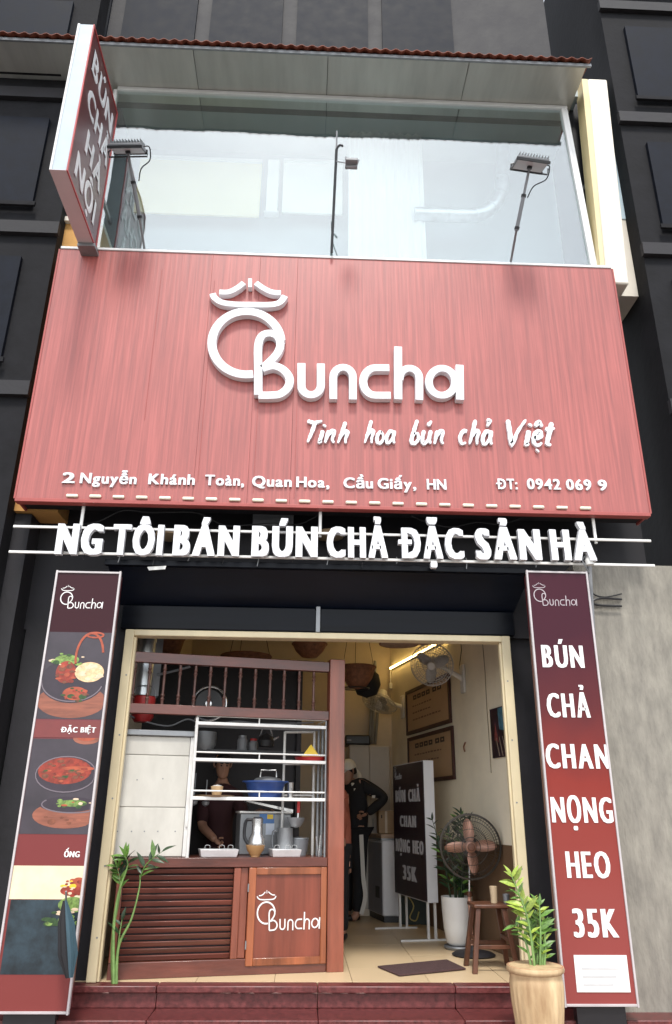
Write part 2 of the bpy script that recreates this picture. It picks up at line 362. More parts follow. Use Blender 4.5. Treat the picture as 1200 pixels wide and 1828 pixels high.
LOGO.append(('roof_stroke', cr([(100, 104), (140, 104), (178, 86), (206, 64)], 5), 25, 0, False))
LOGO.append(('roof_stroke', cr([(256, 64), (290, 88), (325, 104), (364, 108)], 5), 25, 0, False))
LOGO.append(('roof_finial', [Vector((232, 46)), Vector((232, 84))], 16, 0, False))

# =================================================================== LARGE STRUCTURE
YS = -.55                 # front of the red sign
P = lambda x, y, Y: onY(x, y, Y)
MB().box((-40, -30, -.30), (40, -4.9, -.42)).build('street', M_asph, kind='structure')
pv = thing('sidewalk', None, None, (0, -1, -.28), kind='structure')
MB().box((-12, -4.9, -.42), (12, 5.2, -.285)).build('base', M_grout, pv)
MB().box((-12, -4.9, -.284), (12, -1.9, -.262)).build('bounce_paving', mat('pale_bounce_paving', (.42, .39, .36), .85, var=.2, scale=8, bump=.3), pv)  # unseen pale strip, added to bounce light up to soffit and ceiling
for k in range(11): MB().box((-12 + k * 2.2, -5.06, -.42), (-12 + k * 2.2 + 2.19, -4.905, -.258)).build('kerb_stone', M_conc, pv, bev=.01)
for i in range(-9, 9):
    for j in range(5):
        x = i * .4; y = -1.88 + j * .4
        if y > -.5: continue
        MB().box((x + .004, y + .004, -.29), (x + .396, y + .396, -.262 + rnd.uniform(-.001, .002))).build('paving_tile', M_pave, pv, bev=.004)
zH = P(600, 1131, 0).z        # door head
xL = (P(218, 1131, 0).x + P(163, 1750, 0).x) / 2; xR = (P(906, 1131, 0).x + P(958, 1740, 0).x) / 2
zST = P(600, 462, YS).z; zSB = P(600, 903, YS).z
# entrance step: slabs with seams
st = thing('entrance_step', None, None, (0, -.1, -.28), kind='structure')
seams = [-3.4, -2.2, -1.05, .15, P(813, 1790, -.08).x, 2.35, 3.4]
for a, b in zip(seams[:-1], seams[1:]):
    MB().box((a + .002, -.12, -.05), (b - .002, .03, -.002)).build('nosing_slab', M_step, st, bev=.008)
    MB().box((a + .002, -.08, -.15), (b - .002, 0, -.054)).build('riser_slab', M_step, st, bev=.003)
    MB().box((a + .002, -.44, -.185), (b - .002, -.06, -.152)).build('tread_slab', M_step, st, bev=.006)
    MB().box((a + .002, -.40, -.29), (b - .002, -.1, -.189)).build('riser_slab', M_step, st, bev=.003)
M_chip = mat('pale_chipped_stone', (.34, .22, .19), .9, var=.4, scale=60)
for k in range(16):
    x = rnd.choice((rnd.gauss(-.55, .35), rnd.gauss(.25, .16), rnd.uniform(-2, 2))); w_ = rnd.uniform(.01, .05)
    MB().prism([(x - w_, -.1215, -.047), (x - w_ * .3, -.1215, -.047 + rnd.uniform(-.001, .004)), (x + w_ * .5, -.1215, -.047 + rnd.uniform(-.001, .003)), (x + w_, -.1215, -.0475)], (0, .003, 0)).build('edge_chip', M_chip, st)
# shop floor with individual tiles
fl = thing('shop_floor', None, None, (0, 2, -.2), kind='structure')
MB().box((-3.4, .0, -.2), (3.4, 5.2, -.012)).build('base', M_grout, fl)
tile_me = MB().box((-.298, -.298, -.01), (.298, .298, 0)).mesh('tile', M_tile)
for i in range(-4, 5):
    for j in range(8): inst('tile', tile_me, Matrix.Translation((i * .6 + .12, .33 + j * .6, rnd.uniform(-.0012, 0))), fl)
# right wall, skewed
WA = Vector((xR + .30, .08, 0)); WD = Vector((-.19, 1, 0)).normalized(); WN = Vector((-WD.y, WD.x, 0))      # WN faces the shop (towards -X)
if WN.x > 0: WN = -WN
def onW(px, py, off=0): return onP(px, py, WA + WN * off, WN)
FW = frame(WA, WD, (0, 0, 1), WN)              # local: u along the wall, v up, w into the room
zC = 3.62
zW = .94
MB(FW).box((0, 0, -.15), (4.9, zC, 0)).build('wall_right', M_wallcream, kind='structure')
MB(FW).box((0, 0, .002), (4.9, zW, .006)).build('wall_right_wainscot', M_wains, kind='structure')
xB0 = xL - .1
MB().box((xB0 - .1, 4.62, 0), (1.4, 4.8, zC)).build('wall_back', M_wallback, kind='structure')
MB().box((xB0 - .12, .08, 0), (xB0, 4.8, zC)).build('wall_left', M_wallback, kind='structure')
MB().box((xB0 - .1, .1, zC), (2.2, 4.8, zC + .1)).build('ceiling', M_ceil, kind='structure')
# dark facade wall above the door, behind the lettering
MB().box((xL - 1.4, .06, zH + .0), (xR + 1.4, .2, zST)).build('facade_wall', M_darkwall, kind='structure')
MB().box((xL - .9, .06, -.28), (xL - .01, .3, zH)).build('pilaster_left', M_darkwall, kind='structure')
MB().box((xR + .005, .11, -.28), (xR + .7, .3, zH)).build('pilaster_right', M_darkwall, kind='structure')

# ------------------------------------------------------------------ door frame
df = thing('door_frame', 'cream painted steel door frame round the open shopfront', 'door frame', ((xL + xR) / 2, 0, 0))
fw = .078
MB().box((xL, -.03, 0), (xL + fw, .1, zH)).build('jamb', M_cream, df, bev=.006)
MB().box((xL + fw - .002, .0, .0), (xL + fw + .018, .05, zH - .06)).build('jamb_rail', M_cream, df, bev=.004)
MB().box((xR - fw, -.03, 0), (xR, .1, zH)).build('jamb', M_cream, df, bev=.006)
MB().box((xR - fw - .018, .0, .0), (xR - fw + .002, .05, zH - .06)).build('jamb_rail', M_cream, df, bev=.004)
MB().box((xL + fw, -.028, zH - .055), (xR - fw, .1, zH)).build('head', M_cream, df, bev=.006)
for x in (xL + .05, xR - .05):
    for k in range(5): MB().lathe((x, -.03, .3 + k * .5), [(.007, 0), (.007, .003)], 8, Matrix.Rotation(R(90), 3, 'X')).build('screw', M_dullsteel, df)

# shutter box and black transom above the head
zSof = P(600, 1017, YS + .1).z
tb = thing('shutter_box', 'black glossy roller shutter box above the cream door head', 'shutter box', (0, .0, zH))
MB().box((xL - .05, -.03, zH + .005), (P(568, 1100, 0).x - .02, .05, P(600, 1088, 0).z)).build('panel', M_black, tb, bev=.008)
MB().box((P(568, 1100, 0).x + .02, -.03, zH + .005), (xR + .05, .05, P(600, 1088, 0).z)).build('panel', M_black, tb, bev=.008)
MB().box((P(568, 1100, 0).x - .02, -.04, zH), (P(568, 1100, 0).x + .02, .03, P(600, 1085, 0).z)).build('post', M_dullsteel, tb, bev=.004)
zb = P(600, 1088, 0).z
MB().prism([(xL - .08, 0.0, zb + .004), (xR + .06, 0.0, zb + .004), (xR + .12, YS + .14, zSof), (xL - .12, YS + .14, zSof)], (0, 0, .03)).build('sloping_soffit', M_navy, tb)
MB().box((xL - .14, YS + .09, zSof), (xR + .14, YS + .14, zSof + .05)).build('front_lip', M_black, tb, bev=.004)
# small clutter on the dark wall behind the letters
cn = thing('conical_lamps', 'dim beige half round lamp shades behind the white lettering', 'lamp', P(320, 960, -.1))
for x, w in ((303, 30), (588, 38)):
    c = P(x, 948, -.12); MB().lathe(c, [(.02, .02), (.12, -.02), (.13, -.06), (.02, -.1)], 16).build('lamp_shade', M_card, cn)
acb = thing('wall_box', 'pale grey box on the dark wall under the red sign', 'box', P(490, 945, 0))
a = P(452, 945, 0); b = P(525, 908, 0)
MB().box((a.x, -.12, a.z), (b.x, .06, b.z + .1)).build('body', M_greypl, acb, bev=.01)
MB().box((a.x + .02, -.126, a.z + .05), (b.x - .02, -.118, a.z + .07)).build('slot', M_dullsteel, acb)
MB().box((a.x + .02, -.126, a.z + .10), (b.x - .02, -.118, a.z + .12)).build('slot', M_dullsteel, acb)

# =================================================================== RED SIGN
xSL = P(108, 448, YS).x; xSR = P(1090, 470, YS).x
sg = thing('shop_sign', 'wide red fluted shop sign with white raised logo, slogan and address', 'shop sign', ((xSL + xSR) / 2, YS, zSB))
ed = [xSL] + [P(x, 700, YS).x for x in (360, 452, 524)] + [xSR]
for a, b in zip(ed[:-1], ed[1:]):
    MB().box((a + .0008, YS, zSB), (b - .0008, YS + .06, zST)).build('cladding_panel', M_sign, sg, bev=.001)
MB().box((xSL, YS + .06, zSB + .02), (xSR, YS + .3, zSB + .06)).build('back_frame', M_darkwall, sg)
MB().box((xSL, YS - .02, zSB - .035), (xSR, YS + .06, zSB - .002)).build('bottom_trim', M_signedge, sg, bev=.004)
MB().box((xSL, YS - .01, zST + .002), (xSR, YS + .25, zST + .03)).build('top_trim', M_frame, sg, bev=.004)
MB().box((xSL - .02, YS, zSB), (xSL - .002, YS + .3, zST)).build('side_trim', M_signedge, sg)
MB().box((xSR + .002, YS, zSB), (xSR + .02, YS + .3, zST)).build('side_trim', M_signedge, sg)
M_bulb = mat('pale_lamp_diffuser', (.85, .84, .68), .4, var=.02)
for k in range(24):
    px = 128 + k * 41.6
    if px > 1080: break
    c = P(px, 897, YS); MB().cbox((c.x, YS - .012, zSB + .03), (.10, .03, .028)).build('edge_lamp', M_bulb, sg, bev=.01)
for px, y0, y1 in ((353, 860, 500), (452, 880, 715), (525, 890, 720), (258, 750, 480)):
    a = P(px, y0, YS); b = P(px + 2, y1, YS); 
    MB().box((a.x - .003, YS - .0035, a.z), (a.x + .003, YS - .001, b.z)).build('seam', M_signedge, sg)
# raised logo
def place_logo(fn, ext, parent, m, st, scale):
    for nm, pts, w, lift, closed in LOGO:
        q = [fn(p) for p in pts]
        MB().ribbon([Vector((a[0], a[1])) for a in q], w * scale, 0, ext + lift * st, closed, fr=fn.fr).build(nm, m, parent, bev=(.004 if ext > .02 else 0), smooth=50)
class Big:
    def __call__(s, p): q = P(350 + p[0] / 2.4, 480 + p[1] / 2.4, YS - .05); return (q.x, q.z)
    def fr(s, u, v, z): return (u, YS - .001 - z, v)
big = Big()
lg = bpy.data.objects.new('logo_emblem', None); COL.objects.link(lg); lg.parent = sg
pc = P(350 + 600 / 2.4, 480 + 400 / 2.4, YS - .05); px_m = (P(601, 650, YS - .05) - P(600, 650, YS - .05)).x
place_logo(big, .07, lg, M_white, .0015, px_m / 2.4 * 1.08)
L2 = {}
o0 = Vector(big((217, 546))); sW = (Vector(big((1145, 546))) - Vector(big((50, 546)))).x
class Small:                             # same emblem, printed at another size
    def __init__(s, A, u, v, n, width): s.A, s.u, s.v, s.n, s.k = Vector(A), Vector(u).normalized(), Vector(v).normalized(), Vector(n).normalized(), width / sW; s.z0 = Vector(big((50, 546)))
    def __call__(s, p): q = Vector(big(p)) - s.z0; return (q.x * s.k, q.y * s.k)
    def fr(s, u, v, z): return s.A + s.u * u + s.v * v + s.n * (z + .001)
def small_logo(A, u, v, n, width, parent, m, thick=.8, ext=.0015):
    f = Small(A, u, v, n, width); place_logo(f, ext, parent, m, .0006, px_m / 2.4 * f.k * thick)

# slogan, brush letters: strokes on a grid, x-height 1
G = {'T': ([[(.0, 1.75), (.5, 1.62), (1.1, 1.78)], [(.6, 1.65), (.45, .8), (.25, 0)]], 1.0),
 'i': ([[(.25, 1.0), (.2, .5), (.12, .05), (.3, .12)], [(.3, 1.35), (.36, 1.48)]], .5),
 'ì': ([[(.25, 1.0), (.2, .5), (.12, .05), (.3, .12)], [(.2, 1.6), (.38, 1.35)]], .5),
 'í': ([[(.25, 1.0), (.2, .5), (.12, .05), (.3, .12)], [(.3, 1.35), (.5, 1.65)]], .5),
 'n': ([[(.2, 1.0), (.12, .5), (.05, 0)], [(.1, .5), (.4, .95), (.62, .9), (.55, .3), (.72, .02)]], .95),
 'h': ([[(.4, 1.75), (.25, .9), (.05, 0)], [(.12, .5), (.45, .95), (.68, .88), (.58, .4), (.62, .0)]], .95),
 'o': ([[(.35, .95), (.08, .6), (.12, .1), (.42, .05), (.58, .5), (.36, .93)]], .78),
 'a': ([[(.6, .85), (.3, .95), (.06, .5), (.15, .05), (.42, .2), (.62, .75)], [(.68, 1.0), (.6, .4), (.74, .02)]], .95),
 'b': ([[(.4, 1.75), (.2, .9), (.08, .2), (.3, .0), (.58, .3), (.5, .75), (.22, .7)]], .82),
 'u': ([[(.15, 1.0), (.06, .4), (.2, .02), (.5, .3), (.62, .95)], [(.66, 1.0), (.58, .4), (.72, .02)]], .95),
 'c': ([[(.55, .9), (.28, .92), (.06, .5), (.2, .05), (.52, .12)]], .72),
 'V': ([[(.05, 1.7), (.2, .9), (.38, .05), (.7, .9), (1.2, 1.75)]], 1.15),
 'e': ([[(.1, .5), (.5, .6), (.45, .95), (.15, .8), (.08, .25), (.35, .0), (.6, .2)]], .8),
 't': ([[(.4, 1.6), (.25, .8), (.15, .15), (.4, .08)], [(.0, 1.1), (.6, 1.2)]], .6)}
G['ú'] = (G['u'][0] + [[(.4, 1.35), (.66, 1.7)]], .95)
G['ả'] = (G['a'][0] + [[(.28, 1.75), (.52, 1.7), (.4, 1.45), (.36, 1.3)]], .95)
G['ệ'] = (G['e'][0] + [[(.15, 1.3), (.38, 1.6), (.6, 1.28)], [(.3, -.38), (.38, -.3)]], .8)
G['i'] = (G['i'][0][:1] + [[(.3, 1.32), (.38, 1.46)]], .5)
words = [('Tinh', 543, 622), ('hoa', 650, 706), ('bún', 732, 794), ('chả', 819, 880), ('Việt', 903, 986)]
for w, x0, x1 in words:
    tw = sum(G[c][1] for c in w) - .12
    A = P(x0, 790 + (x0 - 540) * .012, YS - .02); B = P(x1, 790 + (x1 - 540) * .012, YS - .02); kx = (B.x - A.x) / tw; kz = (P(x0, 768, YS - .02).z - A.z)
    x = 0
    for c in w:
        mb = MB(); z = .03
        for j, s in enumerate(G[c][0]):
            q = cr([(p[0] + p[1] * .12, p[1]) for p in s], 5)
            ws = [kx * (.22 + .08 * math.sin(math.pi * (.25 + i / max(1, len(q) - 1))) + .03 * math.sin(i * 2.1 + x * 5)) * (.5 if i in (0, len(q) - 1) else 1) for i in range(len(q))]
            mb.ribbon([Vector((A.x + (x + p[0]) * kx, A.z + p[1] * kz)) for p in q], ws, 0, z + .001 * j, False, fr=lambda u, v, z: (u, YS - .001 - z, v))
        mb.build('brush_letter', M_white, sg, smooth=40); x += G[c][1]
# address line
def addr(text, x0, x1, yb, yt, sl=.018, **k):
    A = P(x0, yb + (x0 - 120) * sl, YS - .001); B = P(x1, yb + (x1 - 120) * sl, YS - .001); T = P(x0, yt + (x0 - 120) * sl, YS - .001)
    letters(text, A, B, T, (0, -1, 0), M_white, sg, bold=.034, yb=.014, ext=.018, **k)
YB, YT = 863, 844
addr('2', 111, 134, YB, YT); addr('Nguyễn', 143, 244, YB, YT); addr('Khánh', 265, 348, YB - .5, YT - .5)
addr('Toàn,', 366, 436, YB - .5, YT - .5); addr('Quan', 450, 521, YB, YT); addr('Hoa,', 529, 588, YB, YT)
addr('Cầu', 613, 666, YB, YT); addr('Giấy,', 674, 743, YB, YT); addr('HN', 762, 797, YB, YT)
addr('ĐT:', 886, 924, YB - 3, YT - 3); addr('0942', 941, 1001, YB - 4, YT - 4); addr('069', 1011, 1056, YB - 4, YT - 4); addr('9', 1068, 1084, YB - 4, YT - 4)

# =================================================================== WHITE LETTER ROW
YL = YS + .02
rl = thing('letter_sign', 'row of big white block letters on two thin rails under the red sign', 'letter sign', (0, YL, P(600, 995, YL).z))
a = P(600, 950, YL).z; b = P(600, 995, YL).z
for z in (a, b): MB().box((xSL, YL + .03, z - .011), (xSR, YL + .05, z + .011)).build('rail', M_whitemetal, rl, bev=.003)
for px in (142, 572, 1064):
    x = P(px, 930, YL).x; MB().box((x - .013, YL + .052, a - .03), (x + .013, YL + .07, zSB + .03)).build('hanger', M_whitemetal, rl, bev=.003)
def big_letters(text, x0, x1, yb=991, yt=936):
    s = .012; 
    A = P(x0, yb + (x0 - 120) * s, YL); B = P(x1, yb + (x1 - 120) * s, YL); T = P(x0, yt + (x0 - 120) * s, YL)
    letters(text, A, B, T, (0, -1, 0), M_white, rl, bold=.037, yb=.016, ext=.05, gap=.05, squeeze=.5)
big_letters('NG', 100, 183); big_letters('TÔI', 200, 291); big_letters('BÁN', 309, 427); big_letters('BÚN', 449, 567)
big_letters('CHẢ', 583, 692); big_letters('ĐẶC', 711, 828); big_letters('SẢN', 849, 966); big_letters('HÀ', 983, 1063)

for k, px in enumerate(range(150, 1060, 62)):
    c = P(px, 993 + (px - 120) * .012, YL + .04); MB().tube([c + Vector((0, 0, .03)), c + Vector((.01, .0, -.0)), c + Vector((.0, 0, -.03 - .02 * (k % 3)))], .004, 5).build('fixing', M_dullsteel if k % 2 else M_blackpl, rl)
lw_ = thing('sign_wire', 'thin black wire sagging behind the white letters', 'wire', P(600, 960, YS + .2))
MB().tube(cr([P(px, 925 + 14 * math.sin(px * .017) + 6 * math.sin(px * .05), YS + .25) for px in range(130, 1080, 45)], 4), .006, 5).build('wire', M_blackpl, lw_)
hk = thing('small_spotlight', 'small white spotlight hanging under the rails below the letter A at the right', 'spotlight', P(1050, 1000, YL))
MB().lathe(P(1052, 1000, YL), [(0, -.05), (.035, -.045), (.04, -.0), (.02, .04), (0, .045)], 14).build('lamp_body', M_whitepl, hk); MB().tube(cr([P(1046, 992, YL), P(1040, 1000, YL), P(1046, 1012, YL), P(1052, 1024, YL + .05)], 4), .006, 6).build('cable', M_greypl, hk)
nt_ = thing('paper_scrap', 'small pale scrap stuck to the dark soffit lip at the upper left of the doorway', 'paper', P(280, 1014, YS + .08))
MB().prism([P(263, 1012, YS + .085), P(297, 1010, YS + .085), P(295, 1016, YS + .085), P(266, 1018, YS + .085)], (0, .003, 0)).build('scrap', M_whitepl, nt_)
# =================================================================== BANNERS
def logo_width_dir(A, B): return (Vector(B) - Vector(A))
YB_ = -.5
def banner(nm, label, pts, inner_side, mface):
    # pts: TL, TR, BR, BL in pixels at YB_
    q = [P(x, y, YB_) for x, y in pts]
    t = thing(nm, label, 'banner', ((q[2].x + q[3].x) / 2, YB_, q[2].z), group='tall maroon banners either side of the door')
    x0 = (q[0].x + q[3].x) / 2; x1 = (q[1].x + q[2].x) / 2; z1 = (q[0].z + q[1].z) / 2; z0 = (q[2].z + q[3].z) / 2
    MB().box((x0 + .02, YB_ + .002, z0 + .02), (x1 - .02, YB_ + .11, z1 - .02)).build('box_body', M_maroonprint, t)
    MB().box((x0 + .021, YB_ - .001, z0 + .021), (x1 - .021, YB_ + .001, z1 - .021)).build('printed_face', mface, t)
    for (a, b) in (((x0 + .006, z0), (x0 + .022, z1)), ((x1 - .022, z0), (x1 - .006, z1)), ((x0 + .022, z0 + .006), (x1 - .022, z0 + .022)), ((x0 + .022, z1 - .022), (x1 - .022, z1 - .006))):
        MB().box((a[0], YB_ - .012, a[1]), (b[0], YB_ + .02, b[1])).build('frame_strip', mat('dull_aluminium', (.5, .46, .46), .35, var=.15, scale=3), t, bev=.002)
    MB().box((x0 + .1, YB_ + .02, z0 - .22), (x1 - .1, YB_ + .1, z0 - .002)).build('foot', M_blackpl, t)
    return t, x0, x1, z0, z1
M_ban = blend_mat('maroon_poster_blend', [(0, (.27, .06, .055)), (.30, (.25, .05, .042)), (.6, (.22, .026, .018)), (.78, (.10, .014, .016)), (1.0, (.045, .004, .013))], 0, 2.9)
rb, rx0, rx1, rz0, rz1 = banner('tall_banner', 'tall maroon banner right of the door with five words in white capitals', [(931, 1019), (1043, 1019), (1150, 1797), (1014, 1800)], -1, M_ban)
def btxt(text, x0, x1, yb, yt, par=rb, bold=.03, sq=.5, m=M_print, Y=YB_, sl=0.0):
    A = P(x0, yb, Y - .0025); B = P(x1, yb + sl * (x1 - x0), Y - .0025); T = P(x0, yt, Y - .0025); T.x = A.x; B.z = A.z
    flat_text(text, A, B, T, (0, -1, 0), m, par, bold=bold, squeeze=sq, gap=.06)
btxt('BÚN', 969, 1044, 1191, 1149); btxt('CHẢ', 978, 1055, 1280, 1235); btxt('CHAN', 976, 1090, 1371, 1325)
btxt('NỌNG', 986, 1096, 1468, 1420); btxt('HEO', 1013, 1092, 1567, 1517); btxt('35K', 1025, 1106, 1673, 1619)
A = P(955, 1081, YB_); B = P(1031, 1084, YB_)
small_logo(Vector((A.x, YB_ - .001, A.z)), (1, 0, 0), (0, 0, 1), (0, -1, 0), (B - A).x, rb, mat('grey_print', (.42, .36, .38), .5, var=.03), .62)
A = P(1030, 1771, YB_); B = P(1118, 1705, YB_)
pn = MB().box((A.x, YB_ - .006, A.z), (B.x, YB_ - .001, B.z)).build('paper_notice', mat('paper', (.82, .82, .78), .7, var=.02), rb)
for k in range(3):
    MB().box((A.x + .05, YB_ - .0075, B.z - .09 - k * .05), (B.x - .06 - .03 * k, YB_ - .0063, B.z - .08 - k * .05)).build('text_line', mat('grey_ink', (.55, .55, .55), .7), pn)
# left banner
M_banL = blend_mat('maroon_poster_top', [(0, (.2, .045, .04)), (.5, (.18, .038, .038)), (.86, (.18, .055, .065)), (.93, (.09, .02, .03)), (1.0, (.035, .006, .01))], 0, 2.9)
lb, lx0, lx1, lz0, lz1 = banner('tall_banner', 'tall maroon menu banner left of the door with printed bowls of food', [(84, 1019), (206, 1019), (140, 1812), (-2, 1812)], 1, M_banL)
def lpanel(px0, py0, px1, py1, m, name='printed_picture', d=.0016, par=lb):
    a = P(px0, py0, YB_); b = P(px1, py1, YB_)
    return MB().box((max(lx0 + .024, a.x), YB_ - .001 - d, min(a.z, b.z)), (min(lx1 - .024, b.x), YB_ - .0008, max(a.z, b.z))).build(name, m, par)
M_pslate = mat('print_slate', (.045, .035, .045), .4, var=.3, scale=3)
M_pmar = mat('print_maroon', (.17, .032, .03), .4, var=.1)
M_pcream = mat('print_cream', (.72, .62, .42), .4, var=.15, scale=5)
lpanel(40, 1127, 210, 1285, M_pslate); lpanel(40, 1318, 210, 1490, M_pslate); lpanel(20, 1545, 210, 1606, M_pcream)
lpanel(20, 1606, 210, 1740, mat('print_dark_teal', (.016, .03, .04), .4, var=.8, scale=7))
def disc(px, py, rx, ry, m, d, name='printed_bowl', a0=0, a1=360, inner=0, par=None):
    par = par or lb; c = P(px, py, YB_); k = (P(px + 10, py, YB_) - c).x / 10; kz = (c.z - P(px, py + 10, YB_).z) / 10; n = 28; lim = lx1 - .026
    if inner:
        MB().ribbon([Vector((min(lim, c.x + (rx - inner / 2) * k * math.cos(R(a0 + (a1 - a0) * i / n))), c.z + (ry - inner / 2) * kz * math.sin(R(a0 + (a1 - a0) * i / n)))) for i in range(n + 1)], inner * k, 0, d, False, fr=lambda u, v, z: (min(lim, u), YB_ - .001 - z, v)).build(name, m, par)
    else:
        MB().prism([(min(lim, c.x + rx * k * math.cos(2 * math.pi * i / n)), YB_ - .001 - d, c.z + ry * kz * math.sin(2 * math.pi * i / n)) for i in range(n)], (0, d, 0)).build(name, m, par)
M_pw = mat('print_wood', (.26, .085, .05), .4, var=.4, scale=9, stretch=(.3, 1, 2)); M_pdark = mat('print_dark_bowl', (.03, .02, .03), .35, var=.3)
M_pred = mat('print_red_broth', (.24, .03, .015), .4, var=.6, scale=18); M_pnood = mat('print_noodles', (.75, .5, .28), .5, var=.3, scale=30)
M_porg = mat('print_orange', (.36, .07, .03), .4, var=.3, scale=12); M_pgreen = mat('print_herbs', (.16, .25, .06), .5, var=.7, scale=30)
disc(128, 1252, 62, 30, M_pw, .0024); disc(130, 1215, 58, 40, M_pdark, .0030); disc(120, 1178, 22, 9, M_pgreen, .0036); disc(118, 1200, 18, 20, M_pred, .0038, 'printed_chilli')
disc(134, 1238, 22, 12, M_porg, .004); disc(160, 1200, 26, 18, M_pnood, .0044, 'printed_noodles'); disc(160, 1172, 26, 44, M_porg, .005, 'printed_handle', 10, 200, 4)
disc(171, 1134, 16, 6, M_porg, .0052, 'printed_ladle', 0, 360, 3); disc(155, 1318, 24, 11, M_pw, .0026); disc(155, 1316, 17, 7, M_porg, .003)
disc(118, 1382, 56, 34, M_pdark, .0030); disc(116, 1376, 48, 24, M_pred, .0038); disc(140, 1372, 30, 4, M_porg, .0042, 'printed_spoon'); disc(118, 1455, 60, 24, M_pw, .0028); disc(122, 1436, 52, 14, M_pdark, .003); disc(130, 1434, 26, 6, M_pgreen, .0036)
def scatter(px, py, rx, ry, n_, mats, d, s0, s1):
    for k in range(n_):
        a = rnd.uniform(0, 6.28); q = rnd.random() ** .5; s_ = rnd.uniform(s0, s1)
        disc(px + rx * q * math.cos(a), py + ry * q * math.sin(a), s_, s_ * rnd.uniform(.3, .7), rnd.choice(mats), d + .00004 * k, 'printed_piece')
M_pmeat = mat('print_grilled_meat', (.16, .05, .025), .4, var=.5, scale=25); M_pdg = mat('print_dark_herb', (.03, .07, .02), .5, var=.5, scale=30); M_ppale = mat('print_pale_noodle', (.68, .52, .36), .5, var=.2, scale=40)
disc(130, 1215, 56, 38, mat('print_bowl_rim', (.16, .13, .15), .4), .0046, 'printed_rim', 180, 345, 2); disc(118, 1382, 55, 33, MATS['print_bowl_rim'], .0043, 'printed_rim', 0, 360, 2)
disc(130, 1436, 56, 16, MATS['print_bowl_rim'], .004, 'printed_rim', 150, 390, 2)
scatter(120, 1178, 34, 11, 16, [M_pgreen, M_pdg, M_pgreen, M_ppale], .0046, 2, 6); scatter(118, 1204, 16, 16, 14, [M_pred, M_pmeat, M_porg], .0048, 3, 7)
scatter(160, 1200, 23, 15, 26, [M_pnood, M_ppale, M_ppale], .0052, 2, 7); scatter(134, 1240, 22, 12, 16, [M_porg, M_pmeat, M_pred, M_pdg], .0050, 2, 7)
scatter(114, 1378, 42, 19, 34, [M_pred, M_pmeat, M_porg, M_pmeat, M_pdg], .0046, 2, 7); scatter(128, 1434, 34, 8, 16, [M_pgreen, M_pdg, M_porg, M_ppale], .0042, 2, 6)
scatter(112, 1465, 40, 12, 10, [M_pmeat, M_pw], .0036, 3, 9); scatter(120, 1640, 40, 20, 24, [M_pgreen, M_pdg, M_ppale, M_pgreen], .0044, 4, 10); scatter(130, 1585, 22, 14, 18, [M_porg, M_pred, M_ppale, M_yellow], .0040, 2, 7)
lpanel(20, 1285, 210, 1318, M_pmar, 'printed_band', .0034)
disc(140, 1580, 14, 14, M_porg, .003, 'printed_prawn'); disc(128, 1590, 20, 9, M_pred, .0032); disc(130, 1615, 26, 14, M_pgreen, .0036, 'printed_herbs')
btxt('ĐẶC BIỆT', 108, 171, 1307, 1297, lb, .045, .8, Y=YB_ - .0035); btxt('ỐNG', 114, 142, 1530, 1519, lb, .045, .8, Y=YB_ - .001)
A = P(106, 1086, YB_); B = P(183, 1088, YB_)
small_logo(Vector((A.x, YB_ - .001, A.z)), (1, 0, 0), (0, 0, 1), (0, -1, 0), (B - A).x, lb, M_print, .66)
# folded dark umbrella leaning against the banner's foot
um = thing('folded_umbrella', 'folded dark navy and teal umbrella leaning at the left banner foot', 'umbrella', onZ(100, 1822, -.26))
c = P(124, 1745, -.72); tp = P(116, 1608, -.6)
c.z = max(c.z, -.1)
for k in range(7):
    a = k * 2 * math.pi / 7; o = Vector((math.cos(a) * .035, math.sin(a) * .035, 0))
    MB().tube([c + o * .4, c.lerp(tp, .3) + o * 1.2, c.lerp(tp, .7) + o * 1.0, tp + o * .2], [.012, .028, .024, .008], 7).build('canopy_fold', M_blackcl if k % 3 else mat('teal_cloth', (.025, .06, .08), .7), um)
MB().tube([onZ(118, 1822, -.26), tp + Vector((0, 0, .06))], .007, 8).build('shaft', M_dullsteel, um)

# =================================================================== UPPER GLASS, SOFFIT, AWNING
YG = -.35
gTL = P(170, 172, YG); gTR = P(1012, 192, YG); gBR = P(1066, 466, YG)
zG1 = (gTR.z + P(600, 182, YG).z) / 2; zG0 = zST + .03
gx0 = P(165, 440, YG).x; gx1t = gTR.x; gx1b = gBR.x
gw = thing('glass_shopfront', 'large reflective window with thin white frame above the red sign', 'window', ((gx0 + gx1b) / 2, YG, zG0))
MB().prism([(gx0, YG + .012, zG0), (gx1b - .05, YG + .012, zG0), (gx1t - .05, YG + .012, zG1), (gx0, YG + .012, zG1)], (0, .008, 0)).build('glass_pane', M_glass, gw, smooth=0)
MB().prism([(gx1b - .075, YG - .02, zG0), (gx1b - .04, YG - .02, zG0), (gx1t - .04, YG - .02, zG1), (gx1t - .075, YG - .02, zG1)], (0, .07, 0)).build('frame_bar', M_frame, gw, bev=.003)
MB().prism([(gx1b - .036, YG - .01, zG0), (gx1b + .0, YG - .01, zG0), (gx1t + .0, YG - .01, zG1), (gx1t - .036, YG - .01, zG1)], (0, .06, 0)).build('frame_bar', M_frame, gw, bev=.003)
MB().box((gx0, YG - .015, zG1), (gx1t, YG + .05, zG1 + .05)).build('frame_bar', M_frame, gw, bev=.003)
MB().box((gx0, YG - .015, zG0 - .02), (gx1b, YG + .05, zG0 + .002)).build('frame_bar', M_frame, gw, bev=.003)
MB().box((gx0 - .04, YG - .015, zG0), (gx0, YG + .05, zG1)).build('frame_bar', M_frame, gw, bev=.003)
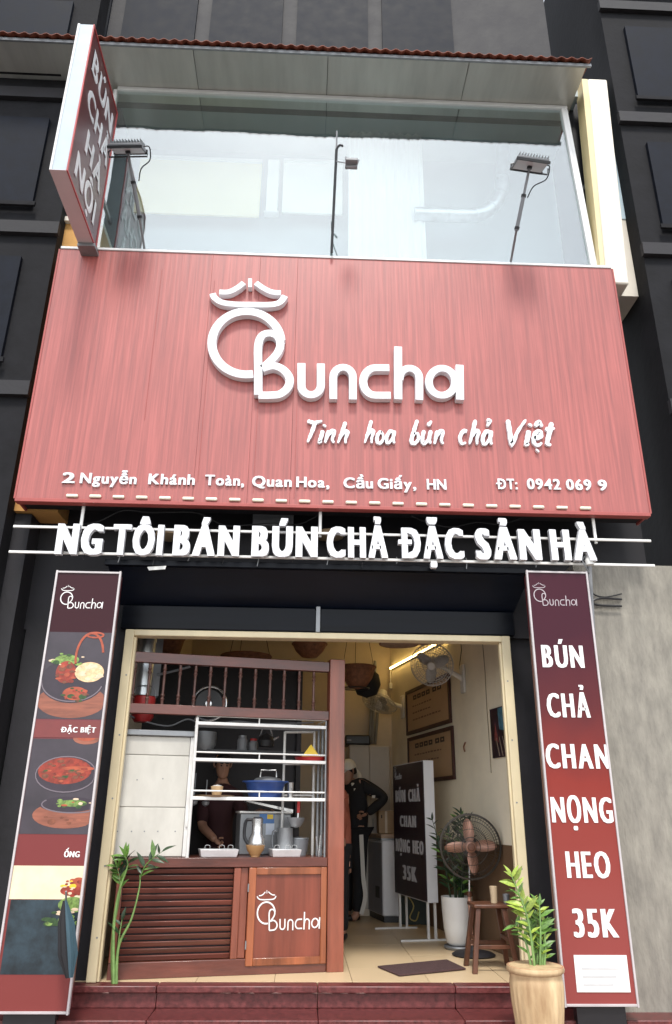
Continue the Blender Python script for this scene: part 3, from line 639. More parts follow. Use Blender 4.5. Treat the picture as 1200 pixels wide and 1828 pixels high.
# room behind the glass, with panels that stand in for reflections
YR = .75
MB().box((gx0 - .1, YR, zG0 - .2), (gx1b + .1, YR + .1, zG1 + .4)).build('upper_room_wall', M_interior, kind='structure')
MB().box((gx0 - .1, YG + .06, zG0 - .25), (gx1b + .1, YR, zG0 - .12)).build('upper_room_floor', M_interior, kind='structure')
MB().box((gx0 - .1, YG + .06, zG1 + .3), (gx1b + .1, YR, zG1 + .4)).build('upper_room_ceiling', M_interior, kind='structure')
def inpan(nm, label, cat, x0, y0, x1, y1, Y, m, d=.03):
    a = P(x0, y1, Y); b = P(x1, y0, Y)
    t = thing(nm, label, cat, ((a.x + b.x) / 2, Y, a.z)); MB().box((a.x, Y, a.z), (b.x, Y + d, b.z)).build('panel', m, t, bev=.004); return t, a, b
t, a, b = inpan('reflection_panel', 'pale cream panel standing in for a reflection seen through the left of the upper window', 'reflection_board', 238, 292, 468, 378, .55, M_intwarm)  # added panel imitating a cream reflection in the glass
MB().box((a.x, .53, b.z), (b.x, .6, b.z + .05)).build('panel_top_strip', M_frame, t)
t, a, b = inpan('reflection_panel', 'narrow white panel standing in for a reflection left of the middle pole behind the upper window', 'reflection_board', 503, 294, 612, 378, .55, mat('warm_white_reflection', (.88, .87, .80), .7, var=.02))  # second added panel, for the whiter part of the reflection
MB().box((a.x, .53, b.z), (b.x, .6, b.z + .05)).build('panel_top_strip', M_frame, t)
t, a, b = inpan('reflection_bar', 'slim white strip standing in for a reflected pillar between two panels behind the upper window', 'reflection_strip', 474, 285, 499, 378, .5, M_intwhite, .06)  # added strip in place of a pillar mirrored in the glass
MB().box((a.x - .02, .48, a.z - .02), (b.x + .02, .57, a.z)).build('cap', M_frame, t)
cu = thing('reflection_sheet', 'white hanging sheet standing in for a reflection in the middle of the upper window', 'reflection_sheet', P(680, 466, .35))  # added wavy sheet imitating a white reflection in the glass
a = P(622, 470, .35); b = P(752, 236, .35); n = 44
pts = [Vector((a.x + (b.x - a.x) * i / n, .35 + .02 * math.sin(i * 1.35))) for i in range(n + 1)]
MB().ribbon(pts, .004, a.z - .1, b.z + .8, fr=lambda u, v, z: (u, v, z)).build('cloth', M_intwhite, cu, smooth=60)
du = thing('air_duct', 'bright silver air duct with an elbow inside the upper window', 'duct', P(800, 390, .3))
path = cr([P(740, 382, .32), P(800, 384, .32), P(850, 384, .32), P(878, 370, .32), P(892, 348, .32), P(897, 320, .32), P(898, 262, .32)], 7)
MB().tube(path, .085, 18).build('pipe', M_galv, du, smooth=60)
for i in (7, 14, 21, 28, 35):
    d = (path[i + 1] - path[i - 1]).normalized() * .012; MB().tube([path[i] - d, path[i] + d], .092, 18).build('collar', M_galv, du)
# soffit panels and corrugated awning
YA = -.88
so = thing('awning_soffit', 'grey metal clad soffit panels over the upper window', 'soffit', (0, YA, zG1 + .05))
zS = zG1 + .055
xs = [P(120, 150, YG).x - .9] + [P(x, 188, YG).x for x in (352, 583, 823)] + [P(1020, 190, YG).x + .0]
for a, b in zip(xs[:-1], xs[1:]): MB().box((a + .003, YA + .03, zS), (b - .003, YG + .2, zS + .02)).build('soffit_panel', M_soffit, so, bev=.002)
MB().box((xs[0], YA + .03, zS + .022), (xs[-1], YG + .3, zS + .12)).build('backing', M_darkwall, so)
aw = thing('corrugated_awning', 'rusty red corrugated metal sheet edge above the grey soffit', 'awning', (0, YA, zS + .1))
n = 320; x0 = xs[0]; x1 = xs[-1] + .05
vs = []
for i in range(n + 1):
    x = x0 + (x1 - x0) * i / n; w = .016 * math.sin(x * 2 * math.pi / .115)
    vs += [(x, YA - .04, zS + .045 + w), (x, YG + .28, zS + .25 + w), (x, YA - .04, zS + .052 + w), (x, YG + .28, zS + .257 + w)]
MB().add(vs, [f for i in range(n) for f in ((4 * i, 4 * i + 1, 4 * i + 5, 4 * i + 4), (4 * i + 2, 4 * i + 6, 4 * i + 7, 4 * i + 3), (4 * i, 4 * i + 4, 4 * i + 6, 4 * i + 2))]).build('corrugated_sheet', M_rust, aw, smooth=60)
MB().box((x0, YA + .005, zS - .01), (x1, YA + .028, zS + .03)).build('edge_rail', M_dullsteel, aw)
# storey above, dark
zU = zS + .3
up = thing('upper_storey', 'dark upper storey of the shop building above the corrugated awning', 'building', (0, 0, zU))
MB().box((xs[0], YG + .25, zU), (P(1000, 100, YG).x, YG + .5, zU + 3.2)).build('wall', M_darkwall, up)
for i in range(5):
    a = xs[0] + .25 + i * 1.08
    w = MB().box((a, YG + .215, zU + .35), (a + .9, YG + .25, zU + 2.2)).build('window', M_dglass2, up)
    MB().box((a - .03, YG + .2, zU + .3), (a + .93, YG + .24, zU + .348)).build('sill', M_dark2, w)
MB().box((xs[0], YG + .1, zU + 2.35), (P(1000, 100, YG).x, YG + .5, zU + 2.5)).build('ledge', M_dark2, up)

# neighbours
nr = thing('neighbour_building', 'pale blue neighbouring building with off white corner column at the right', 'building', (4, 0, -.28))
zt = zS + .35
a = P(1036, 140, -.6); bq = P(1070, 466, -.6); xa = bq.x
zlow = P(1060, 1020, -.3).z
MB().prism([(P(1068, 470, -.45).x + .06, -.45, zST - .1), (P(1068, 470, -.45).x + .30, -.45, zST - .1), (P(1038, 150, -.45).x + .32, -.45, zt), (P(1038, 150, -.45).x + .09, -.45, zt)], (0, .25, 0)).build('column', M_pipe, nr, bev=.02)
MB().prism([(P(1068, 470, -.45).x + .015, -.44, zST - .1), (P(1068, 470, -.45).x + .058, -.44, zST - .1), (P(1038, 150, -.45).x + .088, -.44, zt), (P(1038, 150, -.45).x + .02, -.44, zt)], (0, .2, 0)).build('column_edge', M_pipey, nr)
xr0 = P(1070, 300, -.2).x + .02; xr1 = P(1094, 250, -.2).x
MB().box((xr0, -.2, zST + 1.0), (xr1 - .004, .3, zt + .3)).build('wall', M_palebl, nr)
MB().box((xr0, -.26, zt + .15), (xr1 - .004, -.2, zt + .22)).build('ledge', M_frame, nr)
MB().box((xr0, -.19, zST - .05), (xr1 - .004, .3, zST + .997)).build('lower_wall', M_pipe, nr)
wl = P(1052, 1200, -.3).x
MB().box((wl, -.2, -.28), (xr1 + .2, .3, zlow + .1)).build('concrete_wall', M_conc, nr)
gap = thing('side_truss', 'black gap with grey diagonal braces right of the upper window', 'truss', P(1060, 460, -.2))
MB().prism([(gx1b + .01, -.1, zG0), (gx1b + .36, -.1, zG0), (gx1t + .3, -.1, zt), (gx1t + .01, -.1, zt)], (0, .05, 0)).build('dark_panel', M_darkwall, gap)
for (x0, y0, x1, y1) in ((1034, 352, 1050, 320), (1050, 466, 1060, 430), (1060, 430, 1066, 466)):
    MB().tube([P(x0, y0, -.15), P(x1, y1, -.15)], .016, 6).build('brace', M_dullsteel, gap)
cbl = thing('wall_cables', 'black looped cables on the concrete wall at the far right', 'cable', P(1070, 1085, -.25))
MB().tube(cr([P(1056, 1054, -.24), P(1062, 1062, -.24), P(1080, 1066, -.24), P(1110, 1060, -.24)], 5), .007, 6).build('cable', M_blackpl, cbl)
MB().tube(cr([P(1110, 1070, -.24), P(1075, 1068, -.24), P(1058, 1073, -.24), P(1066, 1080, -.24), P(1110, 1082, -.24)], 5), .010, 6).build('cable', M_blackpl, cbl)
dp = thing('drain_pipe', 'thin grey pipe beside the right banner', 'pipe', P(1060, 1400, -.3))
MB().tube([P(1052, 1012, -.35), P(1062, 1200, -.35), P(1082, 1420, -.35)], .022, 10).build('pipe', M_greypl, dp)
nl = thing('neighbour_building', 'ochre walled low building just left of the red sign', 'building', (-3.6, 0, -.28))
xl = xSL - .03
MB().box((xl - .35, -.25, zSB), (xl + .3, .4, P(127, 400, -.25).z)).build('upper_wall', M_ochre, nl)
MB().box((xl - .4, -.3, P(127, 400, -.25).z + .003), (xl + .3, .4, P(127, 400, -.25).z + .06)).build('coping', M_pipe, nl)
MB().box((xSL - .6, -.2, -.28), (xL - .92, .4, zSB - .01)).build('wall', M_darkwall, nl)
def dark_tower(label, x0, x1, Y):
    t = thing('neighbour_building', label, 'building', ((x0 + x1) / 2, Y, -.28))
    MB().box((x0, Y, -.28), (x1, Y + 3, 13)).build('wall', M_dark2, t)
    nx = max(1, int((x1 - x0) / 1.3))
    for k in range(6):
        MB().box((x0 - .02, Y - .06, 2.9 + k * 1.9), (x1 + .02, Y - .002, 3.05 + k * 1.9)).build('floor_band', M_darkwall, t)
        for i in range(nx):
            a = x0 + .25 + i * 1.3
            w = MB().box((a, Y - .05, 3.3 + k * 1.9), (a + .85, Y - .004, 4.5 + k * 1.9)).build('window', M_dglass2, t)
            MB().box((a - .04, Y - .08, 3.24 + k * 1.9), (a + .89, Y - .052, 3.29 + k * 1.9)).build('sill', M_dark2, w)
    return t
xt1 = xSL - .12; xt2 = P(1094, 250, -.2).x
dark_tower('dark grey tower at the left edge of the picture', xt1 - 4, xt1, -.4)
dark_tower('dark grey tower at the right edge of the picture', xt2, xt2 + 4, -.42)
# =================================================================== BLADE SIGN
bt = P(172, 446, YS - .02); xf = (bt.x + P(212, 205, YS - .02).x) / 2
Yb0, Yb1 = YS - .05, YS - 1.05; zb0 = P(172, 446, Yb0).z; zb1 = P(213, 203, Yb0).z; th = .15
bs = thing('blade_sign', 'maroon projecting sign box with white letters at the upper left', 'blade sign', (xf - th / 2, (Yb0 + Yb1) / 2, zb0))
zb1 += .0
MB().box((xf - th, Yb1 + .004, zb0 + .004), (xf - .004, Yb0, zb1)).build('box_body', mat('pale_blue_white_panel', (.45, .52, .57), .4, var=.05), bs, bev=.004)
MB().box((xf - th, Yb1, zb0), (xf - .004, Yb0, zb0 + .0035)).build('underside_panel', mat('pinkish_grey_metal', (.62, .52, .53), .4, var=.05), bs)
MB().box((xf - th, Yb1 - .003, zb0 + .0), (xf - th + .02, Yb1 + .0, zb1)).build('edge_trim', M_frame, bs)
MB().box((xf - .004, Yb1 + .02, zb0 + .02), (xf, Yb0 - .02, zb1 - .02)).build('printed_face', mat('maroon_vinyl', (.10, .022, .026), .3, var=.12, scale=2, spec=.7), bs)
for (c0, c1) in (((Yb1, zb0), (Yb0, zb0 + .02)), ((Yb1, zb1 - .02), (Yb0, zb1)), ((Yb1, zb0 + .02), (Yb1 + .02, zb1 - .02)), ((Yb0 - .02, zb0 + .02), (Yb0, zb1 - .02))):
    MB().box((xf - .004, c0[0], c0[1]), (xf + .008, c1[0], c1[1])).build('edge_trim', mat('red_edge_trim', (.40, .06, .06), .4), bs)
MB().box((xf - th, Yb0 - .1, zb0 - .04), (xf + .02, Yb0 + .1, zb0 - .003)).build('bracket', M_dullsteel, bs)
MB().box((xf - th * .6, Yb0 - .15, zb0 + .8), (xf - th * .4, YG + .2, zb0 + .85)).build('bracket', M_dullsteel, bs)
H = (zb1 - zb0)
for txt, r0, y0, y1 in (('BÚN', 3, .12, .9), ('CHẢ', 2, .16, .93), ('HÀ', 1, .3, .85), ('NỘI', 0, .16, .82)):
    zz = zb0 + H * (.075 + .228 * r0); L_ = Yb0 - Yb1
    A = Vector((xf + .001, Yb1 + y0 * L_, zz)); B = Vector((xf + .001, Yb1 + y1 * L_, zz)); T = A + Vector((0, .0, H * .15))
    letters(txt, A, B, T, (1, 0, 0), M_white, bs, bold=.03, yb=.01, ext=.006, squeeze=.8)

# =================================================================== FLOODLIGHTS
def floodlight(label, base, head, tilt, wpx):
    b = Vector(base); h = Vector(head)
    t = thing('floodlight', label, 'floodlight', b, group='floodlights on arms above the red sign')
    arm = [b, b + Vector((0, -.12, .02)), h + Vector((0, .05, -.02))]
    MB().tube([b, b.lerp(h, .55)], .02, 8).build('arm', M_greypl, t); MB().tube([b.lerp(h, .5), h], .014, 8).build('arm', M_greypl, t)
    for f in (.02, .52, .95): p = b.lerp(h, f); q = b.lerp(h, f + .04); MB().tube([p, q], .026, 8).build('clamp', M_blackpl, t)
    T = Matrix.Rotation(R(tilt[0]), 3, 'X') @ Matrix.Rotation(R(tilt[1]), 3, 'Y')
    M = Matrix.Translation(h) @ T.to_4x4()
    w = .155; d = .125
    MB(M).box((-w, -d, .0), (w, d, .035)).build('housing', M_greypl, t, bev=.006)
    MB(M).box((-w + .012, -d + .012, -.006), (w - .012, d - .012, -.001)).build('lens', mat('lamp_glass', (.42, .42, .43), .4, var=.05), t)
    MB(M).box((-w - .01, -d - .01, -.012), (w + .01, -d + .01, .012)).build('rim', M_blackpl, t); MB(M).box((-w - .01, d - .01, -.012), (w + .01, d + .01, .012)).build('rim', M_blackpl, t)
    for i in range(11): MB(M).box((-w + .02 + i * .028, -d + .02, .036), (-w + .026 + i * .028, d - .02, .075)).build('cooling_fin', M_dullsteel, t)
    MB(M).tube(cr([(w, .0, .03), (w + .05, .03, .03), (w + .04, .06, -.08), (w - .06, .12, -.14), (w - .1, .15, -.25)], 5), .006, 6).build('cable', M_blackpl, t)
    MB(M).tube([(-w - .005, 0, 0), (-w - .03, 0, -.01), (-w - .03, 0, -.06), (w + .03, 0, -.06), (w + .03, 0, 0)], .008, 6).build('bracket', M_blackpl, t)
    return t
Yh = -1.14
hd = P(228, 268, Yh); floodlight('grey floodlight on a slanting arm beside the blade sign', (P(250, 392, -.75).x, -.75, P(250, 392, -.75).z), hd, (34, -3), 60)
hd = P(946, 296, Yh); floodlight('grey floodlight with wide glass face at the right of the upper window', (P(922, 412, -.85).x, -.85, P(922, 412, -.85).z), hd, (24, 6), 70)
for px, py0, py1, Y0 in ((250, 392, 462, -.75), (922, 412, 466, -.85)):
    a = P(px, py0, Y0); b_ = Vector((a.x + .02, YS + .08, zST + .03))
    MB().tube([b_, a], .012, 8).build('floodlight_bracket', M_greypl, label='thin steel bracket holding the %s floodlight arm off the sign top' % ('left' if px < 600 else 'right'), cat='bracket')
pl = thing('pole_lamp', 'thin dark pole with small bracketed spotlight in the middle of the upper window', 'lamp', Vector((P(592, 458, -.6).x, -.6, zST)))
p0 = Vector((P(592, 458, -.6).x, -.6, zST + .03)); p1 = P(601, 266, -.95)
MB().tube([p0, p1], .014, 8).build('pole', M_blackpl, pl); MB().tube([p1 + Vector((0, 0, 0)), p1 + Vector((.0, -.02, .22))], .009, 8).build('pole_tip', M_greypl, pl)
MB().tube(cr([p1, p1 + Vector((.03, -.02, .03)), p1 + Vector((.06, -.04, 0))], 4), .012, 6).build('hook', M_blackpl, pl)
c = P(624, 292, -1.12); MB().tube([p1.lerp(p0, .12), c], .006, 6).build('arm', M_greypl, pl)
MB().cbox(c + Vector((.02, 0, 0)), (.12, .12, .03)).build('lamp_head', M_greypl, pl, bev=.005)
MB().tube([c + Vector((-.03, 0, -.04)), c + Vector((.07, 0, -.03)), c + Vector((.09, 0, .05))], .01, 6).build('bracket', M_dullsteel, pl); MB().tube([c + Vector((-.03, 0, 0)), c + Vector((-.035, 0, .08))], .01, 6).build('bracket', M_dullsteel, pl)

# =================================================================== COUNTER KIOSK
CA = onZ(190, 1750, 0); CB = onZ(612, 1734, 0); CU = (CB - CA).normalized(); CN = Vector((CU.y, -CU.x, 0))      # CN points to the street
FC = frame(CA, CU, -CN, (0, 0, 1))       # local: x along the counter, y depth into the shop, z up
FCi = FC.inverted()
def C(px, py, d=0):                      # pixel -> local counter coordinates at depth d
    return FCi @ onP(px, py, CA - CN * d, CN)
def cz(px, py, d=0): return C(px, py, d).z
def cx(px, py, d=0): return C(px, py, d).x
cw = (CB - CA).length
ck = thing('food_counter', 'red brown wooden food counter with louvred front and logo door panel', 'counter', CA.lerp(CB, .5))
def cb(name, x0, x1, z0, z1, m, y0=0, y1=.05, bev=.004, parent=None): return MB(FC).box((x0, y0, z0), (x1, y1, z1)).build(name, m, parent or ck, bev=bev)
zct = cz(400, 1531); zct0 = cz(400, 1548)
px1 = cx(597, 1600) - .065; xp0 = cx(583, 1640); xp1 = cw
zpt = cz(595, 1178)
cb('post', xp0, xp1, 0, zpt, M_wood, -.03, .09)
cb('top_rail', .02, xp0 - .002, zct0, zct, M_woodh, -.02, .5)
xa = cx(414, 1640); xb = cx(440, 1640)
zs0 = cz(300, 1716); zl1 = zct0 - .004
cb('skirt_board', .0, xp0 - .002, 0.0, zs0, M_woodh, -.01, .04)
cb('stile', xa, xa + .055, zs0 + .002, zl1, M_wood, -.012, .04)
cb('stile', xa + .057, xb, zs0 + .002, zl1, M_wood, .01, .05)
cb('stile', .0, .05, zs0 + .002, zl1, M_wood, -.012, .04)
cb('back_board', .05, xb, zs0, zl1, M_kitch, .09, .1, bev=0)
ns = 14; pitch = (zl1 - zs0) / ns
sl = MB().box((0, -.006, -pitch * .40), (xa - .054, .006, pitch * .40)).mesh('louvre_slat', M_woodh)
for k in range(ns):
    T = FC @ Matrix.Translation((.052, .03, zs0 + pitch * (k + .5))) @ Matrix.Rotation(R(28 + rnd.uniform(-1.2, 1.2)), 4, 'X')
    o = inst('louvre_slat', sl, T, ck); b = o.modifiers.new('bevel', 'BEVEL'); b.width = .002; b.segments = 1
# door panel with frame
zd0 = cz(510, 1722); 
dr = MB(FC).box((xb + .003, -.005, zd0), (xp0 - .004, .03, zl1)).build('door', M_paneldoor, ck)
ff = .055; xd0, xd1 = xb + .004, xp0 - .005
for (a, b, c, d) in ((xd0, zd0, xd0 + ff * 1.1, zl1), (xd1 - ff * .9, zd0, xd1, zl1), (xd0 + ff * 1.1, zd0, xd1 - ff * .9, zd0 + ff), (xd0 + ff * 1.1, zl1 - ff, xd1 - ff * .9, zl1)):
    MB(FC).box((a, -.022, b), (c, -.006, d)).build('frame', M_doorwood, dr, bev=.005)
for z in (zl1 - .15, zd0 + .15): MB(FC).tube([(xd0 - .003, -.024, z - .03), (xd0 - .003, -.024, z + .03)], .006, 8).build('hinge', M_dullsteel, dr)
A = FC @ Vector((cx(458, 1662), -.0055, cz(458, 1662))); B = FC @ Vector((cx(571, 1662), -.0055, cz(571, 1662)))
el = thing('emblem', None, None, (0, 0, 0)); el.parent = ck; el.location = (0, 0, 0)
small_logo(A, CU, (0, 0, 1), CN, (B - A).length, el, M_print, .66, .003)
# balustrade above
xt0 = cx(212, 1262)
xrl = cx(232, 1180)
cb('balustrade_rail', xt0, xp0 - .002, cz(400, 1190), cz(400, 1172), M_woodh, -.01, .05)
cb('balustrade_rail', xt0, xp0 - .002, cz(400, 1279), cz(400, 1262), M_woodh, -.01, .05)
z0, z1 = cz(400, 1261.5), cz(400, 1190.5); hb = z1 - z0
prof = [(.013, 0), (.013, hb * .10), (.019, hb * .13), (.011, hb * .17), (.018, hb * .22), (.010, hb * .28), (.012, hb * .6), (.010, hb * .72), (.018, hb * .78), (.011, hb * .83), (.018, hb * .87), (.013, hb * .9), (.013, hb)]
bme = MB().lathe((0, 0, 0), prof, 12).mesh('baluster', mat('shaded_turned_wood', (.10, .045, .035), .4, var=.3, scale=12))  # shade on the balusters is put into this darker wood colour
for px in (238, 265, 292, 320, 348, 375, 402, 429, 456, 483, 508, 535, 561): inst('baluster', bme, FC @ Matrix.Translation((cx(px, 1225), .02, z0)), ck)

# white rack of shelves on the counter
rk = thing('shelf_rack', 'white tubular steel rack with two open shelves standing on the counter', 'rack', FC @ Vector((cx(460, 1530), .15, zct)))
def rt(pts, r=.011, name='rail', m=M_whitemetal): return MB(FC).tube(pts, r, 8).build(name, m, rk)
xq0, xq1 = cx(344, 1400), cx(582, 1400); D = .34
rt([(xq0, .02, zct), (xq0, .02, cz(344, 1280))], .014, 'upright'); rt([(xq1, .02, zct), (xq1, .02, cz(580, 1280))], .009, 'upright', M_dullsteel)
xr_0, xr_1 = cx(506, 1400, D), cx(560, 1400, D)
rt([(xr_0, D, cz(506, 1480, D)), (xr_0, D, cz(506, 1306, D))], .012, 'upright'); rt([(xr_1, D, zct), (xr_1, D, cz(560, 1306, D))], .013, 'upright')
rt([(xr_0, D, cz(506, 1307, D)), (xr_1, D, cz(560, 1307, D))], .011)
for yy in (1364, 1420): rt([(xr_0, D, cz(506, yy, D)), (xr_1, D, cz(560, yy, D))], .009)
for yt, yk in ((1281, 1294), (1345, 1358), (1413, 1426)):
    zt_, zk = cz(460, yt), cz(460, yk)
    rt([(xq0, .02, zt_), (xq1, .02, zt_)], .007); rt([(cx(464, yt), .02, zt_), (cx(464, yt), .02, zk)], .006)
    MB(FC).box((xq0, .008, zk - .015), (xq1, .034, zk + .013)).build('shelf_edge', M_whitemetal, rk, bev=.004)
    rt([(xq0, .02, zt_), (xq0, D, zt_)], .007); rt([(xq1, .02, zt_), (xq1, D, zt_)], .007)
    for k in range(1, 8): rt([(xq0, .02 + k * .045, zk), (xq1, .02 + k * .045, zk)], .004, 'shelf_wire', M_dullsteel)
z2 = cz(460, 1358) + .006; z3 = cz(460, 1426) + .006
# things on the rack
def CP(px, py, d): return FC @ C(px, py, d)
def base_on(px, d, z): v = C(px, 1400, d); return FC @ Vector((v.x, d, z))
def wpx(px, d): return (C(px + 10, 1400, d).x - C(px, 1400, d).x) / 10
b = base_on(474, .17, z3); w = wpx(474, .17)
t = thing('washing_basin', 'blue plastic basin on the lower shelf of the white rack', 'basin', b)
MB().lathe(b, [(28 * w, 0), (34 * w, .12), (38 * w, .135), (38 * w, .145), (35 * w, .145), (32 * w, .13), (26 * w, .012), (0, .012)], 32).build('bowl', M_blue, t, smooth=50)
for sx in (-1, 1): MB().tube(arc_ := [b + Vector((sx * 36 * w + .02 * sx * math.sin(math.pi * k / 6), -.06 + .02 * k, .14)) for k in range(7)], .006, 6).build('handle', M_blue, t)
b = base_on(519, .12, z3); t = thing('steel_cup', 'small steel cup right of the blue basin on the lower shelf', 'cup', b)
MB().lathe(b, [(.026, 0), (.028, .13), (.030, .135), (.027, .13), (.024, .006), (0, .006)], 18).build('cup_wall', M_steel, t)
b = base_on(384, .15, z3 + .002); t = thing('flat_tray', 'flat pale tray on the lower shelf left of the blue basin', 'tray', b); w = wpx(384, .15)
MB().lathe(b, [(30 * w, 0), (36 * w, .018), (37 * w, .018), (31 * w, .006), (0, .006)], 28).build('dish', M_card, t)
b2 = b + Vector((.02, 0, .008)); t = thing('small_bowl', 'little cream bowl standing in the flat pale tray', 'bowl', b2)
MB().lathe(b2, [(.035, 0), (.05, .05), (.055, .085), (.05, .085), (.035, .01), (0, .01)], 18).build('bowl_wall', M_clay, t)
MB().lathe(b2 + Vector((0, 0, .06)), [(.048, 0), (.04, .03), (.0, .04)], 14).build('contents', M_whitecl, t)
b = base_on(554, .16, z2); w = wpx(554, .16)
t = thing('red_basin', 'red basin holding yellow packets on the upper shelf of the rack', 'basin', b)
MB().lathe(b, [(24 * w, 0), (28 * w, .04), (29 * w, .045), (26 * w, .045), (22 * w, .008), (0, .008)], 28).build('bowl', M_red, t)
MB().add([b + Vector(v) for v in ((-.085, -.05, .045), (.085, -.05, .045), (.0, .0, .16), (-.085, .06, .045), (.085, .06, .045))], [(0, 1, 2), (1, 4, 2), (4, 3, 2), (3, 0, 2), (0, 3, 4, 1)]).build('yellow_packet', M_yellow, t, smooth=0, )
# steam cabinet / white sheet metal cabinet on the left
d0 = .10
t = thing('sheet_cabinet', 'off white riveted sheet metal cabinet standing left of the rack', 'cabinet', base_on(270, d0, zct))
xw0, xw1 = cx(196, 1440, d0), cx(331, 1440, d0)
zz = [zct + .003, cz(270, 1441, d0), cz(270, 1348, d0), cz(270, 1314, d0)]
MB(FC).box((xw0, d0 + .012, zct + .002), (xw1 - .004, d0 + .5, zz[3])).build('carcass', M_sheet, t)
for a, b in zip(zz[:-1], zz[1:]): MB(FC).box((xw0, d0, a + .003), (xw1, d0 + .011, b - .003)).build('sheet_panel', M_sheet, t, bev=.004)
MB(FC).box((xw1 + .002, d0 - .005, zct + .002), (xw1 + .035, d0 + .5, zz[3])).build('corner_post', M_whitemetal, t, bev=.004)
MB(FC).box((xw0 - .02, d0 - .03, zz[3] + .002), (xw1 + .05, d0 + .5, zz[3] + .05)).build('top_ledge', M_dullsteel, t, bev=.006)
for px, py in ((210, 1484), (235, 1484), (258, 1484), (282, 1484), (313, 1484), (245, 1392), (291, 1390)):
    c = C(px, py, d0); MB(FC).box((c.x - .005, d0 - .003, c.z - .005), (c.x + .005, d0, c.z + .005)).build('rivet', M_dullsteel, t, bev=.002)
MB(FC).box((xw1 + .012, d0 - .02, cz(340, 1476)), (xw1 + .03, d0 - .005, cz(340, 1463))).build('latch', M_whitemetal, t)

# things on the counter
zt0 = zct + .002
def steel_tray(px, d, wd, label):
    b = base_on(px, d, zt0); t = thing('serving_tray', label, 'tray', b, group='steel trays on the counter')
    M = frame(b, CU, -CN, (0, 0, 1))
    MB(M).add([(-wd * .92, -.1, 0), (wd * .92, -.1, 0), (wd * .92, .1, 0), (-wd * .92, .1, 0), (-wd, -.12, .06), (wd, -.12, .06), (wd, .12, .06), (-wd, .12, .06), (-wd * .9, -.1, .055), (wd * .9, -.1, .055), (wd * .9, .1, .055), (-wd * .9, .1, .055)],
              [(0, 1, 2, 3), (0, 1, 5, 4), (1, 2, 6, 5), (2, 3, 7, 6), (3, 0, 4, 7), (4, 5, 9, 8), (5, 6, 10, 9), (6, 7, 11, 10), (7, 4, 8, 11), (8, 9, 10, 11)]).build('pan', mat('bright_tray_steel', (.8, .8, .8), .3, metal=.4), t, bev=.004)
    for s in (-.6, .15, .6): MB(M).tube(cr([(wd * s - .02, -.05, .06), (wd * s - .02, -.05, .085), (wd * s + .0, -.05, .092), (wd * s + .02, -.05, .085), (wd * s + .02, -.05, .06)], 3), .002, 5).build('wire_handle', M_steel, t)
steel_tray(397, .12, 33 * wpx(397, .12), 'wide steel tray on the counter left of the brown bowl')
steel_tray(512, .12, 25 * wpx(512, .12), 'shorter steel tray on the counter right of the brown bowl')
b = base_on(461, .1, zt0); t = thing('brown_bowl', 'tan glazed bowl on the counter between the two steel trays', 'bowl', b)
MB().lathe(b, [(.04, 0), (.04, .01), (.07, .05), (.083, .09), (.077, .09), (.05, .02), (0, .02)], 24).build('bowl_wall', mat('tan_glaze', (.42, .24, .1), .35), t)
b = base_on(463, .17, zt0 + .04); t = thing('steel_flask', 'shiny steel and black vacuum flask behind the tan bowl', 'flask', b)
MB().lathe(b, [(.06, 0), (.075, .03), (.07, .1), (.05, .14), (.047, .2), (.05, .26), (.03, .275), (0, .275)], 24).build('flask_body', M_steel, t)
MB().tube(cr([b + Vector((-.05, 0, .25)), b + Vector((-.1, 0, .24)), b + Vector((-.11, 0, .12)), b + Vector((-.07, 0, .05))], 4), .014, 8).build('handle', M_blackpl, t)
d1 = .42; b0 = C(430, 1452, d1); b1 = C(520, 1452, d1)
t = thing('steel_box', 'big grey steel food warmer box with a blue sticker behind the counter items', 'box', base_on(475, d1, zct))
MB(FC).box((b0.x, d1, zct + .002), (b1.x, d1 + .3, b0.z)).build('box_body', M_dullsteel, t, bev=.008)
MB(FC).box((b0.x - .01, d1 - .01, b0.z + .002), (b1.x + .01, d1 + .31, b0.z + .02)).build('rim', M_whitemetal, t, bev=.004)
MB(FC).prism([Vector((b0.x + .05, d1 + .02, cz(445, 1428, d1))), Vector((b0.x + .05, d1 + .02, cz(445, 1431, d1))), Vector((b1.x + .02, d1 + .02, cz(520, 1451, d1))), Vector((b1.x + .02, d1 + .02, cz(520, 1445, d1)))], (0, .25, 0)).build('open_lid', M_steel, t)
for (x0, y0, x1, y1, m) in ((463, 1453, 490, 1470, mat('sticker_blue', (.05, .16, .4), .4)), (474, 1470, 490, 1490, mat('sticker_white', (.55, .6, .68), .4)), (477, 1454, 488, 1462, M_yellow)):
    a = C(x0, y1, d1); c = C(x1, y0, d1); MB(FC).box((a.x, d1 - .003 - (.001 if m is M_yellow else 0), a.z), (c.x, d1 - .0005, c.z)).build('sticker', m, t)
b = base_on(512, .26, zt0); t = thing('steel_jug', 'grey steel jug standing behind the shorter tray', 'jug', b)
MB().lathe(b, [(.07, 0), (.072, .02), (.07, .22), (.073, .225), (.066, .225), (.065, .02), (0, .02)], 24).build('jug_wall', M_dullsteel, t)
MB().tube(cr([b + Vector((-.07, 0, .2)), b + Vector((-.11, 0, .19)), b + Vector((-.11, 0, .07)), b + Vector((-.07, 0, .05))], 4), .008, 6).build('handle', M_dullsteel, t)
b = base_on(538, .3, zt0); t = thing('food_container', 'squat grey container right of the steel jug on the counter', 'container', b)
MB().lathe(b, [(.06, 0), (.075, .10), (.08, .13), (.07, .13), (.06, .02), (0, .02)], 20).build('container_wall', M_greypl, t)
MB().lathe(b + Vector((0, 0, .132)), [(.082, 0), (.08, .012), (.02, .02), (0, .02)], 20).build('lid', M_dullsteel, t)
c = CP(528, 1462, .2); t = thing('hanging_ladle', 'grey ladle with red handle hanging over the jug', 'ladle', c)
